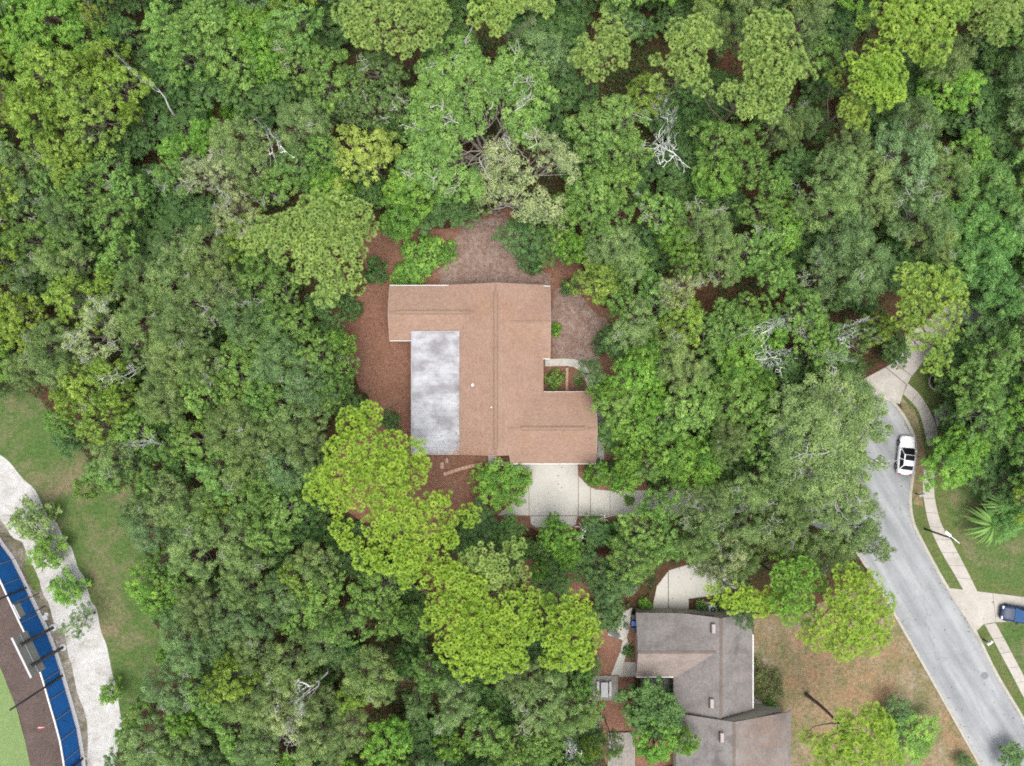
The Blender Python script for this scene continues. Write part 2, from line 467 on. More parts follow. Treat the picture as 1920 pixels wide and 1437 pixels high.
POLYS = {}
def sheet(name, px, mat, z, amp=0.35, seed=1, kind='structure', step=0.5, keep=True):
    pts = [at(*p)[:2] for p in px]
    pts = wobble(pts, step, amp, seed=seed) if amp > 0 else pts
    ar = sum(pts[i][0]*pts[(i+1) % len(pts)][1] - pts[(i+1) % len(pts)][0]*pts[i][1] for i in range(len(pts)))
    if ar < 0: pts = pts[::-1]
    me = bpy.data.meshes.new(name)
    me.from_pydata([(p[0], p[1], z) for p in pts], [], [tuple(range(len(pts)))])
    me.materials.append(mat); me.update()
    o = link(name, me); o['kind'] = kind
    if keep: POLYS.setdefault(name, []).append(np.array(pts))
    return o

def inside(P, poly):
    x, y = P[:, 0], P[:, 1]; c = np.zeros(len(P), bool)
    n = len(poly); j = n - 1
    for i in range(n):
        xi, yi = poly[i]; xj, yj = poly[j]
        m = ((yi > y) != (yj > y)) & (x < (xj-xi)*(y-yi)/(yj-yi+1e-12) + xi)
        c ^= m; j = i
    return c

# forest floor: one sheet to the horizon, gently uneven
me = np_mesh('ground', [(-600, -600, 0), (600, -600, 0), (600, 600, 0), (-600, 600, 0)], [(0, 1, 2, 3)], M['litter'])
tag(link('ground', me), kind='structure')

sheet('mulch_yard', [(600,600),(640,575),(700,520),(672,470),(690,435),(760,430),(850,420),(960,395),(1010,470),(1090,470),(1115,560),(1175,590),(1160,660),(1190,720),(1200,830),(1300,850),(1330,900),(1330,925),(1215,930),(1215,985),(1160,1000),(1150,1120),(990,1120),(960,1010),(880,985),(800,1010),(650,960),(590,900),(640,830),(700,770),(660,690),(600,640)], M['mulch'], 0.006, 0.5, 3)
sheet('bare_soil', [(845,450),(862,418),(905,405),(945,408),(958,440),(975,480),(1010,505),(1040,520),(1028,540),(830,540),(822,510),(850,480)], M['soil'], 0.012, 0.45, 5)
sheet('side_soil', [(1034,540),(1075,535),(1105,580),(1140,600),(1135,650),(1100,690),(1034,672)], M['soil'], 0.012, 0.35, 6)
sheet('dry_yard', [(1408,1150),(1500,1150),(1640,1075),(1690,1150),(1760,1275),(1842,1437),(1860,1470),(1470,1470),(1470,1340),(1416,1335)], M['dry_yard'], 0.006, 0.25, 7)
sheet('litter_yard', [(1110,1190),(1190,1160),(1195,1300),(1270,1300),(1270,1437),(1140,1437),(1105,1330)], M['mulch'], 0.006, 0.3, 8)
sheet('lawn_strip', [(-40,725),(60,733),(140,840),(250,930),(275,1060),(285,1150),(310,1210),(300,1300),(250,1360),(228,1360),(190,1200),(150,1085),(100,990),(55,915),(0,870),(-40,830)], M['lawn'], 0.010, 0.5, 9)
sheet('shell_path', [(-60,790),(0,852),(60,912),(95,965),(125,1010),(162,1090),(183,1150),(203,1230),(217,1290),(228,1360),(222,1400),(210,1470),(172,1470),(162,1350),(142,1280),(122,1200),(100,1160),(78,1105),(58,1060),(40,1020),(8,985),(-60,940)], M['shell'], 0.016, 0.32, 10, step=0.35)
sheet('verge', [(-60,925),(10,975),(42,1010),(62,1060),(84,1105),(108,1160),(128,1200),(150,1280),(168,1350),(180,1480),(158,1480),(150,1390),(126,1305),(108,1249),(88,1192),(64,1143),(41,1093),(18,1046),(-40,960)], M['verge'], 0.011, 0.2, 11)
sheet('grass_patch', [(42,1060),(60,1062),(74,1090),(72,1108),(60,1105)], M['green_lawn'], 0.020, 0.15, 12)
FB = [(-60,925),(0,1020),(20,1046),(43,1093),(66,1143),(90,1192),(110,1249),(126,1305),(143,1365),(154,1437),(160,1500)]   # foot of the blue fence
sheet('warning_track', [(p[0]-1, p[1]) for p in FB] + [(62,1500),(56,1437),(48,1390),(36,1340),(22,1303),(8,1267),(-10,1232),(-120,1100)], M['track'], 0.010, 0, 1)
sheet('ball_field', [(-10,1232),(8,1267),(22,1303),(36,1340),(48,1390),(56,1437),(62,1500),(-300,1500),(-300,1000),(-120,1100)], M['field'], 0.015, 0.08, 13)

# right-hand side: lawns, road, pavements
RR = [(1990,1490),(1920,1358),(1866,1267),(1826,1187),(1790,1130),(1758,1077),(1722,1010),(1708,978),(1703,940),(1706,905),(1711,870),(1713,845),(1708,815),(1690,780),(1668,752)]   # right edge of the road
RL = [(1872,1490),(1838,1430),(1751,1275),(1681,1152),(1640,1082),(1600,1020)]  # left edge
bulb = []
for i in range(15):
    a = math.radians(30 + 14*i)                       # cul-de-sac bulb, from its top right round to its foot
    bulb.append((1580 + 134*math.cos(a), 850 - 134*math.sin(a)))
bulb = [b for b in bulb if b[0] < 1664]
ROAD = RR + bulb + [(1520,985),(1560,1000)] + RL[::-1]
sheet('right_lawn', [(1690,690),(1760,650),(1860,640),(2100,640),(2100,1490),(1985,1490)] + [(p[0]+3, p[1]) for p in RR[1:-2]] + [(1690,760)], M['green_lawn'], 0.006, 0, 14)
sheet('worn_verge', [(1690,742),(1716,770),(1728,800),(1736,840),(1738,900),(1728,915),(1730,950),(1712,948),(1708,905),(1715,868),(1716,840),(1710,810),(1694,778)], M['dry_yard'], 0.011, 0.12, 15)
sheet('bare_turf', [(1800,900),(1870,930),(1920,1000),(1960,1090),(1900,1110),(1850,1090),(1810,1030),(1775,950)], M['lawn'], 0.011, 0.5, 16)
sheet('worn_turf', [(1850,1172),(1990,1165),(1990,1400),(1930,1340),(1890,1260),(1858,1205)], M['lawn'], 0.011, 0.3, 17)
sheet('road', ROAD, M['asphalt'], 0.016, 0, 18)

def strip(pts, w, side=1):
    """Offset polyline: returns the pair of edges (outer, inner) in metres."""
    P = [Vector(at(*p)[:2]) for p in pts]; L = []
    for i, p in enumerate(P):
        d = (P[min(i+1, len(P)-1)] - P[max(i-1, 0)]).normalized()
        L.append(p + Vector((d.y, -d.x)) * w * side)
    return P, L

def smooth_line(pts, n=4):
    out = []
    for i in range(len(pts)-1):
        p0 = pts[max(i-1, 0)]; p1 = pts[i]; p2 = pts[i+1]; p3 = pts[min(i+2, len(pts)-1)]
        for k in range(n):
            t = k/n
            out.append(tuple(0.5*((2*p1[j]) + (-p0[j]+p2[j])*t + (2*p0[j]-5*p1[j]+4*p2[j]-p3[j])*t*t + (-p0[j]+3*p1[j]-3*p2[j]+p3[j])*t**3) for j in (0, 1)))
    out.append(tuple(pts[-1])); return out

def kerb(pts, side, w=0.36, h=0.12):
    A, B = strip(smooth_line(pts), w, side)
    mb = MB()
    for i in range(len(A)-1):
        a, b, c, d = A[i], A[i+1], B[i+1], B[i]
        q = [(a.x,a.y,0.0),(b.x,b.y,0.0),(c.x,c.y,0.0),(d.x,d.y,0.0)]
        t = [(a.x,a.y,h*0.35),(b.x,b.y,h*0.35)] + [(a.lerp(d,0.3).x, a.lerp(d,0.3).y, h),(b.lerp(c,0.3).x, b.lerp(c,0.3).y, h)] + [(d.x,d.y,h),(c.x,c.y,h)]
        mb.add(q + t, [(0,1,5,4),(4,5,7,6),(6,7,9,8),(8,9,2,3)])
    return tag(mb.build('kerb', M['kerb'], fixn=True), kind='structure')
kerb(RR, 1)
kerb(RL, -1)
kerb([(1664,745)] + [b for b in bulb if b[1] < 760 and b[0] < 1610][:1] + [b for b in bulb if b[0] < 1600], 1)

def lawn_edge_row(A, B, n):
    """n+1 cross lines evenly spaced along the pair of edges A, B (world points)."""
    def arc(P):
        d = [0]
        for i in range(1, len(P)): d.append(d[-1] + (P[i]-P[i-1]).length)
        return d
    def pick(P, t):
        d = arc(P); L = d[-1]*t
        for i in range(1, len(P)):
            if d[i] >= L - 1e-9: return P[i-1].lerp(P[i], (L-d[i-1])/max(1e-9, d[i]-d[i-1]))
        return P[-1].copy()
    return [(pick(A, i/n), pick(B, i/n)) for i in range(n+1)]

def slab_path(name, left, right, n, mat, zt=0.045, gap=0.02, sub=3, bed=True):
    """A paved strip: bed sheet (structure) with each slab a child."""
    A = [Vector(at(*p)[:2]) for p in smooth_line(left)]; B = [Vector(at(*p)[:2]) for p in smooth_line(right)]
    fine = lawn_edge_row(A, B, n*sub)
    mb = MB(); z = 0.018
    for i in range(n*sub):
        (a, b), (c, d) = fine[i], fine[i+1]
        mb.add([(a.x,a.y,z),(b.x,b.y,z),(d.x,d.y,z),(c.x,c.y,z)], [(0,1,2,3)])
    base = tag(mb.build(name, M['joint'], fixn=True), kind='structure')
    for p in base.data.polygons: pass
    poly = [tuple(f[0]) for f in fine] + [tuple(f[1]) for f in fine[::-1]]
    POLYS.setdefault('paving', []).append(np.array(poly))
    for k in range(n):
        rows = fine[k*sub:(k+1)*sub+1]
        L = [r[0] for r in rows]; R = [r[1] for r in rows]
        def shrink(P, Q):
            e0 = (P[1]-P[0]).normalized()*gap; e1 = (P[-2]-P[-1]).normalized()*gap
            P = [p.copy() for p in P]; P[0] += e0; P[-1] += e1
            return P
        L, R = shrink(L, R), shrink(R, L)
        dz = RNG.uniform(-0.004, 0.004)
        s = MB().prism([tuple(p) for p in L] + [tuple(p) for p in R[::-1]], 0.0, zt + dz)
        s.build('slab', mat, base, fixn=True)
    return base

def slabs(name, quads, mat, zt=0.05):
    """Cast slabs given by pixel outlines, one object each, on a dark bed."""
    allp = [p for q in quads for p in q]
    base = None
    for i, q in enumerate(quads):
        pts = [tuple(at(*p)[:2]) for p in q]
        c = Vector((sum(p[0] for p in pts)/len(pts), sum(p[1] for p in pts)/len(pts)))
        sh = [tuple(Vector(p) - (c-Vector(p)).normalized()*0.05) for p in pts]
        if base is None:
            bm_ = MB()
            for bi, qq in enumerate(quads):
                pp = [tuple(at(*p)[:2]) for p in qq]
                cc = Vector((sum(p[0] for p in pp)/len(pp), sum(p[1] for p in pp)/len(pp)))
                pp = [tuple(Vector(p) - (cc-Vector(p)).normalized()*0.09) for p in pp]
                ar = sum(pp[i][0]*pp[(i+1) % len(pp)][1] - pp[(i+1) % len(pp)][0]*pp[i][1] for i in range(len(pp)))
                if ar < 0: pp = pp[::-1]
                bm_.add([(p[0], p[1], 0.02 + bi*.0015) for p in pp], [tuple(range(len(pp)))])
            base = tag(bm_.build(name, M['joint']), kind='structure')
        MB().prism(sh, 0.0, zt + RNG.uniform(-0.005, 0.005)).build('slab', mat, base)
        POLYS.setdefault('paving', []).append(np.array(pts))
    return base

# pavements
slab_path('curved_sidewalk', [(1693,739),(1718,765),(1730,795),(1739,837)], [(1702,719),(1728,745),(1753,793),(1759,835)], 5, M['old_concrete'])
slab_path('roadside_sidewalk', [(1732,880),(1730,920),(1736,960),(1746,996),(1768,1041),(1791,1080),(1806,1107)], [(1752,880),(1751,920),(1756,953),(1766,986),(1783,1013),(1816,1076),(1833,1111)], 9, M['old_concrete'])
slab_path('lower_sidewalk', [(1846,1171),(1870,1215),(1916,1302),(1960,1390)], [(1866,1168),(1890,1212),(1936,1300),(1980,1388)], 8, M['old_concrete'])
slabs('side_driveway', [[(1778,1103),(1860,1113),(1866,1166),(1843,1170),(1826,1187)], [(1862,1113),(1925,1121),(1925,1165),(1868,1166)], [(1927,1121),(2010,1130),(2010,1172),(1927,1165)]], M['old_concrete'])
slabs('north_driveway', [[(1611,716),(1660,690),(1698,722),(1686,757),(1655,748)], [(1662,689),(1675,681),(1708,705),(1700,721)], [(1677,680),(1700,630),(1752,650),(1710,704)], [(1702,628),(1760,585),(1795,615),(1754,648)], [(1762,584),(1812,552),(1880,552),(1850,592),(1797,613)], [(1882,552),(1960,540),(1960,590),(1852,593)]], M['old_concrete'])
slabs('garden_walk', [[(1752,776),(1770,756),(1777,762),(1757,802)]], M['old_concrete'])
# driveway of the tan house
slabs('driveway', [
    [(1001,866),(1082,866),(1083,892),(1083,966),(993,966),(993,900),(998,888)],
    [(933,966),(991,966),(991,905),(980,925),(958,946)],
    [(995,968),(1082,968),(1078,984),(1066,989),(1006,989),(996,982)],
    [(1085,893),(1096,906),(1106,914),(1106,967),(1085,967)],
    [(1108,915),(1120,919),(1143,921),(1143,967),(1108,967)],
    [(1145,921),(1215,920),(1215,967),(1145,967)],
    [(1217,920),(1290,918),(1290,967),(1217,967)],
    [(1292,918),(1370,914),(1370,962),(1292,967)],
    [(1372,914),(1450,910),(1450,958),(1372,962)]], M['concrete'])
slabs('front_walk', [[(916,846),(931,846),(931,872),(916,872)], [(933,866),(960,866),(960,873),(933,873)], [(962,868),(999,868),(997,884),(962,880)]], M['concrete'])
slab_path('garage_side_walk', [(1120,735),(1120,905)], [(1133,735),(1133,890)], 3, M['concrete'])
slab_path('court_walk', [(1022,687),(1068,687),(1084,694),(1096,708),(1102,730)], [(1022,674),(1070,673),(1092,681),(1107,700),(1114,730)], 4, M['concrete'])
# driveway and paths of the grey house
slabs('grey_house_driveway', [[(1222,1146),(1232,1100),(1252,1073),(1252,1146)], [(1254,1146),(1254,1071),(1272,1065),(1290,1105),(1291,1148)],
                              [(1274,1064),(1330,1050),(1395,1040),(1395,1098),(1334,1116),(1292,1122)]], M['concrete'])
slabs('side_path', [[(1140,1190),(1166,1150),(1185,1140),(1178,1180),(1175,1194),(1168,1200)], [(1168,1202),(1175,1196),(1178,1210),(1166,1222),(1163,1222)],
                    [(1162,1224),(1177,1212),(1164,1264),(1146,1266)]], M['concrete'])
slabs('rear_pad', [[(1166,1242),(1192,1242),(1192,1268),(1160,1268)]], M['old_concrete'])
slabs('porch_walk', [[(1408,1295),(1416,1310),(1430,1318),(1431,1328),(1415,1328),(1408,1320)]], M['old_concrete'])

# ------------------------------------------------------------------ houses
def roof_mesh(name, planes, mat, th=0.14):
    """Roof slopes with thickness; planes = lists of world points, first edge runs along the eave (u axis)."""
    me = bpy.data.meshes.new(name); bm = bmesh.new(); uvl = bm.loops.layers.uv.new('UVMap')
    for pl in planes:
        P = [Vector(p) for p in pl]
        nrm = (P[1]-P[0]).cross(P[2]-P[0]).normalized()
        if nrm.z < 0: P = P[::-1]; nrm = -nrm
        lo = sorted(P, key=lambda p: p.z)[:2]
        u = (lo[1]-lo[0]); u.z = 0; u.normalize(); v = nrm.cross(u)
        top = [bm.verts.new(p) for p in P]; bot = [bm.verts.new(p - Vector((0, 0, th))) for p in P]
        fs = [bm.faces.new(top), bm.faces.new(bot[::-1])]
        n = len(P)
        for i in range(n):
            j = (i+1) % n
            fs.append(bm.faces.new((top[j], top[i], bot[i], bot[j])))
        for f in fs:
            for l in f.loops: l[uvl].uv = (l.vert.co.dot(u), l.vert.co.dot(v))
    bm.to_mesh(me); bm.free(); me.materials.append(mat)
    return me

def G(px, py, z, zr=2.7):
    """Plan point of a roof, read at eave height so that corners land where the eave does."""
    p = at(px, py, zr); return (p.x, p.y, z)

def gable(x0, x1, y0, y1, axis, ze, slope, xs=None, ext=0.0):
    """Two slope planes from a pixel rectangle. axis 'x': ridge runs left-right; 'y': up-down."""
    if axis == 'x':
        ym = (y0+y1)/2; rise = abs(at(0,y0,ze).y - at(0,ym,ze).y) * slope
        zr = ze + rise
        a = xs or (x0, x1, x0, x1)     # eave start, eave end, ridge start, ridge end
        return [[G(a[0],y1,ze),G(a[1],y1,ze),G(a[3],ym,zr),G(a[2],ym,zr)], [G(a[1],y0,ze),G(a[0],y0,ze),G(a[2],ym,zr),G(a[3],ym,zr)]], zr
    xm = (x0+x1)/2; rise = abs(at(x0,0,ze).x - at(xm,0,ze).x) * slope; zr = ze + rise
    return [[G(x0,y1,ze),G(x0,y0,ze),G(xm,y0,zr),G(xm,y1,zr)], [G(x1,y0,ze),G(x1,y1,ze),G(xm,y1,zr),G(xm,y0,zr)]], zr

ZE = 2.75
house = tag(empty('tan_house', at(930, 700)), 'tan shingled L-plan house with a stained white patio roof, in the clearing', 'house')
inv = house.location.copy()
def hpart(name, me, par):
    o = link(name, me, par)
    o.location = -inv if par is house else (0, 0, 0)
    return o

def hmb(name, mb, mat, par=None, fix=True):
    me = mb.mesh(name, mat)
    if fix:
        bm = bmesh.new(); bm.from_mesh(me); bmesh.ops.recalc_face_normals(bm, faces=bm.faces); bm.to_mesh(me); bm.free()
    return hpart(name, me, par if par is not None else house)

planes_main, zr_main = gable(841, 1019, 534.5, 852, 'y', ZE, 0.333)
pw, zr_w = gable(731, 925, 536.5, 638, 'x', ZE, 0.333)
pne, zr_ne = gable(937, 1031, 538, 672, 'x', ZE + 0.01, 0.333)
pse, zr_se = gable(957, 1117, 735, 869, 'x', ZE + 0.02, 0.333, xs=(957, 1117, 946, 1117))
pse[1] = [G(1117,735,ZE+0.02), G(1000,735,ZE+0.02), G(946,802,zr_se), G(1117,802,zr_se)]
for nm, pl in (('roof', planes_main), ('roof', pw), ('roof', pne), ('roof', pse)):
    hpart('roof', roof_mesh('roof', pl, M['tan_shingle']), house)
roofs = [o for o in house.children if o.name.startswith('roof')]

def eave(px0, px1, z, par=None, w=0.08, h=0.14, off=(0, 0)):
    a = Vector(G(*px0, z)); b = Vector(G(*px1, z))
    o = Vector((off[0], off[1], 0))
    hmb('gutter', MB().beam(a+o, b+o, w, h), M['white'], par)
eave((731,535.4),(850,535.4), ZE-0.08); eave((1012,536.8),(1031.5,536.8), ZE-0.08)
eave((731,639.4),(771,639.4), ZE-0.08); eave((1017.5,673),(1017.5,735), ZE-0.08); eave((1019.5,735),(1117,735), ZE-0.06)
eave((957,870),(1117,870), ZE-0.06); eave((1019,673.2),(1031,673.2), ZE-0.08)
# gable-end bargeboards
def barge(pts, par=None):
    for a, b in zip(pts[:-1], pts[1:]):
        hmb('bargeboard', MB().beam(Vector(a)-Vector((0,0,0.1)), Vector(b)-Vector((0,0,0.1)), 0.03, 0.2), M['trim'])
barge([G(730.6,536.5,ZE), G(730.6,587.2,zr_w), G(730.6,638,ZE)])
barge([G(1031.4,538,ZE), G(1031.4,605,zr_ne), G(1031.4,672,ZE)])
barge([G(1117.4,735,ZE), G(1117.4,802,zr_se), G(1117.4,869,ZE)])
# ridge vents: long raised caps with rolled edges
def ridge_vent(a, b, z):
    a = Vector(G(*a, z)); b = Vector(G(*b, z)); d = (b-a).normalized(); s = d.cross(Vector((0, 0, 1)))
    mb = MB()
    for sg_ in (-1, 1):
        hmb('vent_slot_shade', MB().beam(a + s*sg_*.20 + Vector((0,0,.0)), b + s*sg_*.20 + Vector((0,0,.0)), .07, .06), M['slot_shade'])  # strips coloured dark for the shade in the vent's side slots
    prof = [(-0.17, 0.03), (-0.165, 0.07), (-0.05, 0.12), (0.05, 0.12), (0.165, 0.07), (0.17, 0.03)]
    vs = [a + s*x + Vector((0,0,y)) for x, y in prof] + [b + s*x + Vector((0,0,y)) for x, y in prof]
    n = len(prof)
    mb.add(vs, [(i, i+1, n+i+1, n+i) for i in range(n-1)] + [tuple(range(n-1,-1,-1)), tuple(range(n, 2*n))])
    hmb('ridge_vent', mb, M['vent'])
M['vent'] = mat_shingle('ridge_cap_shingles', (0.37, 0.25, 0.19), (0.42, 0.29, 0.22), (0.45, 0.32, 0.25))
M['slot_shade'] = mat_plain('vent_slot_shadow_grey', (0.21, 0.14, 0.105), 0.9, 0.1)
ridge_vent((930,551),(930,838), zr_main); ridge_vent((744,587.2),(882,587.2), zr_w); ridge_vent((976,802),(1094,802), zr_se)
# ridge cap shingles on the rest of the ridges
def ridge_cap(a, b, z):
    a = Vector(G(*a, z)); b = Vector(G(*b, z)); d = (b-a).normalized(); s = d.cross(Vector((0,0,1)))
    mb = MB(); L = (b-a).length; n = max(2, int(L/0.25))
    for i in range(n):
        p = a + d*(L*i/n); q = a + d*(L*(i+1.12)/n)
        mb.add([p+s*0.15+Vector((0,0,-0.035)), p+Vector((0,0,0.025)), p-s*0.15+Vector((0,0,-0.035)), q+s*0.15+Vector((0,0,-0.02)), q+Vector((0,0,0.045)), q-s*0.15+Vector((0,0,-0.02))], [(0,1,4,3),(1,2,5,4),(3,4,5)])
    hmb('ridge_cap', mb, M['vent'])
ridge_cap((930,535),(930,551), zr_main); ridge_cap((930,838),(930,851), zr_main); ridge_cap((731,587.2),(744,587.2), zr_w); ridge_cap((882,587.2),(898,587.2), zr_w)
ridge_cap((952,802),(976,802), zr_se); ridge_cap((1094,802),(1116.5,802), zr_se); ridge_cap((958,605),(1030.5,605), zr_ne)
# plumbing vents
for (px, py, r, hgt) in ((887,722,0.09,0.24), (922,763,0.05,0.2)):
    dx = abs(at(px,0,3).x - at(930,0,3).x); z = zr_main - dx*0.333
    p = G(px, py, z-0.05)
    hmb('vent_pipe', MB().lathe([(r*2.1,0.04),(r*1.9,0.09),(r,0.12),(r,hgt),(r*0.8,hgt+0.02)], 12, p), M['white'], None)
# walls under the roof
wmb = MB()
def wall_box(x0, x1, y0, y1, z1=2.62):
    a = at(x0, y1, ZE); b = at(x1, y0, ZE); wmb.box(a.x, b.x, a.y, b.y, 0.0, z1)
wall_box(849,1010,542,846,2.60); wall_box(738,848,544,630,2.59); wall_box(1011,1024,546,664,2.58); wall_box(1011,1110,742,861,2.61); wall_box(960,1010,847,861,2.57)
hmb('wall', wmb, M['wall'])
# gable walls closing the ends
gm = MB()
for (a, b, c) in (((739,544),(739,587.2),(739,630)),):
    pass
for tri in ([G(848,541,2.6),G(1011,541,2.6),G(930,541,zr_main-0.2)], [G(848,847,2.6),G(1011,847,2.6),G(930,847,zr_main-0.2)],
            [G(737,543,2.6),G(737,631,2.6),G(737,587.2,zr_w-0.2)], [G(1025,545,2.6),G(1025,665,2.6),G(1025,605,zr_ne-0.2)], [G(1111,741,2.6),G(1111,863,2.6),G(1111,802,zr_se-0.2)],
            [G(958.5,852,2.6),G(958.5,868,2.72),G(958.5,852,3.05)]):
    hmb('gable_wall', MB().add(tri, [(0,1,2)]), M['wall'])
# garage door on the lower side
gd = MB(); a = at(1003,861.6,0); b = at(1081,861.6,0)
p0 = Vector(G(1003,861.8,0)); p1 = Vector(G(1081,861.8,0))
gdo = hmb('garage_door', MB().box(p0.x, p1.x, p0.y-0.06, p0.y, 0.05, 2.2), M['white'])
# flat patio roof of aluminium pans, a little above the eave
pa = at(772.5, 851, 3.0); pb = at(861.5, 622.5, 3.0)
pr = MB(); W = pb.x - pa.x; npan = 1
patio_h = 3.02
zl, zh = 3.13, 3.26
pr.add([(pa.x,pa.y,zl-.1),(pb.x,pa.y,zh-.1),(pb.x,pb.y,zh-.1),(pa.x,pb.y,zl-.1),(pa.x,pa.y,zl),(pb.x,pa.y,zh),(pb.x,pb.y,zh),(pa.x,pb.y,zl)],
       [(3,2,1,0),(4,5,6,7),(0,1,5,4),(1,2,6,5),(2,3,7,6),(3,0,4,7)])
patio = hmb('patio_roof', pr, M['patio'])
# standing seams of the pans and the rim
seam = MB()
for i in range(1, 20):
    y = pa.y + (pb.y-pa.y)*i/20
    seam.beam((pa.x+.02, y, zl+.012), (pb.x-.02, y, zh+.012), 0.05, 0.035)
o = hmb('seams', seam, M['patio'], patio); o['kind'] = 'stuff'
for q0, q1 in (((pa.x-.05,pa.y,zl-.06),(pa.x-.05,pb.y,zl-.06)), ((pa.x,pa.y-.04,zl-.03),(pb.x,pa.y-.04,zh-.03)), ((pa.x,pb.y+.04,zl-.03),(pb.x,pb.y+.04,zh-.03))):
    hmb('rim', MB().beam(q0, q1, 0.06, 0.15), M['footing'], patio)
for t in (0.02, 0.26, 0.5, 0.74, 0.98):
    y = pa.y + (pb.y-pa.y)*t
    hmb('post', MB().box(pa.x+.15, pa.x+.25, y-.05, y+.05, 0, zl-.11), M['white'], patio)
scr = MB(); scr.box(pa.x+.17, pa.x+.20, pa.y+.1, pb.y-.1, 0.02, 0.45); hmb('knee_wall', scr, M['wall'], patio)
hx0, hy0, hx1, hy1 = at(729,870,2)[0], at(729,870,2)[1], at(1118,534,2)[0], at(1118,534,2)[1]
for q in ([(733,538),(1030,538),(1030,672),(1019,672),(1019,736),(1116,736),(1116,868),(957,868),(957,852),(773,852),(773,638),(733,638)],):
    POLYS.setdefault('house', []).append(np.array([tuple(at(*p)[:2]) for p in q]))

# the grey house at the bottom
gh = tag(empty('grey_house', at(1330, 1300)), 'grey-brown shingled house with three pinkish roof vents, cut by the bottom edge', 'house')
inv = gh.location.copy()
def gpart(name, me, par=None):
    o = link(name, me, par if par is not None else gh)
    o.location = -inv if par is None else (0, 0, 0)
    return o
def gmb(name, mb, mat, par=None):
    me = mb.mesh(name, mat)
    bm = bmesh.new(); bm.from_mesh(me); bmesh.ops.recalc_face_normals(bm, faces=bm.faces); bm.to_mesh(me); bm.free()
    return gpart(name, me, par)
ze = 2.7
xr, yn, ys = 1344, 1150, 1333          # main block: ridge column, north end, south end
def GG(px, py, z): p = at(px, py, 2.7); return (p.x, p.y, z)
rise = abs(at(1411,0,2.7).x - at(xr,0,2.7).x)*0.42; zrm = ze + rise
zl_ = zrm - abs(at(1264,0,2.7).x - at(xr,0,2.7).x)*0.42
main = [[GG(1264,1338,zl_),GG(1264,yn,zl_),GG(xr,yn,zrm),GG(xr,1338,zrm)], [GG(1411,yn,ze),GG(1411,1330,ze),GG(xr,ys,zrm),GG(xr,yn,zrm)]]
gpart('roof', roof_mesh('roof', main, M['grey_shingle']))
# west wing
yw0, yw1 = 1149, 1267; ymw = 1214
rw = abs(at(0,yw0,2.7).y - at(0,ymw,2.7).y)*0.40; zw = ze + rw
zs = zw - abs(at(0,yw1,2.7).y - at(0,ymw,2.7).y)*0.40
wing = [[GG(1192,yw1,zs),GG(1268,yw1,zs),GG(1336,ymw,zw),GG(1192,ymw,zw)], [GG(1338,yw0+1.5,ze+.02),GG(1192,yw0,ze),GG(1192,ymw,zw),GG(1336,ymw,zw)]]
M['pink_shingle'] = mat_shingle('pale_pinkish_shingles', (0.19, 0.162, 0.148), (0.25, 0.21, 0.19), (0.315, 0.265, 0.24), (0.29, 0.235, 0.215), None, 0.5)  # lighter, pinker shingles for the wing's south slope and the ridge caps
gpart('roof', roof_mesh('roof', wing[1:], M['grey_shingle']))
gpart('roof', roof_mesh('roof', wing[:1], M['pink_shingle']))
# south block, wider, its ridge a little further right
xr2 = 1364
rise2 = abs(at(1476,0,2.7).x - at(xr2,0,2.7).x)*0.30; ze2 = 2.65; zr2 = ze2 + rise2 + 0.45
south = [[GG(1477,1336,ze2),GG(1477,1480,ze2),GG(xr2,1480,zr2),GG(xr2,1335,zr2)], [GG(1266,1480,zr2-2.1),GG(1266,1335,zr2-2.1),GG(xr2,1335,zr2),GG(xr2,1480,zr2)]]
M['stain_shingle'] = mat_shingle('rust_stained_grey_shingles', (0.16, 0.138, 0.125), (0.215, 0.185, 0.17), (0.265, 0.24, 0.225), (0.225, 0.165, 0.135), None, 0.5)
gpart('roof', roof_mesh('roof', south[:1], M['stain_shingle']))
gpart('roof', roof_mesh('roof', south[1:], M['grey_shingle']))
# lower skirt roof along the right eave
gpart('roof', roof_mesh('roof', [[GG(1485,1334,ze2-0.35),GG(1485,1480,ze2-0.35),GG(1476.5,1480,ze2-0.02),GG(1476.5,1338,ze2-0.02)]], M['grey_shingle']))
def gcap(a, za, b, zb):
    a = Vector(GG(*a, za)); b = Vector(GG(*b, zb)); d = (b-a).normalized(); s = d.cross(Vector((0,0,1))).normalized()
    mb = MB(); L = (b-a).length; n = max(2, int(L/0.25))
    for i in range(n):
        p = a + d*(L*i/n); q = a + d*(L*(i+1.12)/n)
        mb.add([p+s*0.17+Vector((0,0,-0.045)), p+Vector((0,0,0.02)), p-s*0.17+Vector((0,0,-0.045)), q+s*0.17+Vector((0,0,-0.03)), q+Vector((0,0,0.04)), q-s*0.17+Vector((0,0,-0.03))], [(0,1,4,3),(1,2,5,4),(3,4,5)])
    gmb('ridge_cap', mb, M['pink_shingle'])
gcap((xr,yn+.5),zrm,(xr,ys-.5),zrm); gcap((1192.5,ymw),zw,(1334,ymw),zw); gcap((xr2,1336),zr2,(xr2,1478),zr2)
for (px, py, base) in ((1339,1180,'m'), (1336,1321,'m'), (1355,1385,'s')):
    z = (zrm - abs(at(px,0,3).x-at(xr,0,3).x)*0.42) if base == 'm' else zr2 - abs(at(px,0,3).x-at(xr2,0,3).x)*0.33
    p = at(px, py, z + 0.2)
    v = gmb('roof_vent', MB().box(p.x-.20, p.x+.20, p.y-.52, p.y+.52, z-.25, z+.11, 0.04), M['skylight'])
    gmb('flashing', MB().box(p.x-.28, p.x-.205, p.y-.55, p.y+.54, z-.25, z+.06), M['post'], v)
gmb('gutter', MB().beam(GG(1412.2,1190,ze-.1), GG(1412.2,1329,ze-.1), 0.12, 0.15), M['white'])
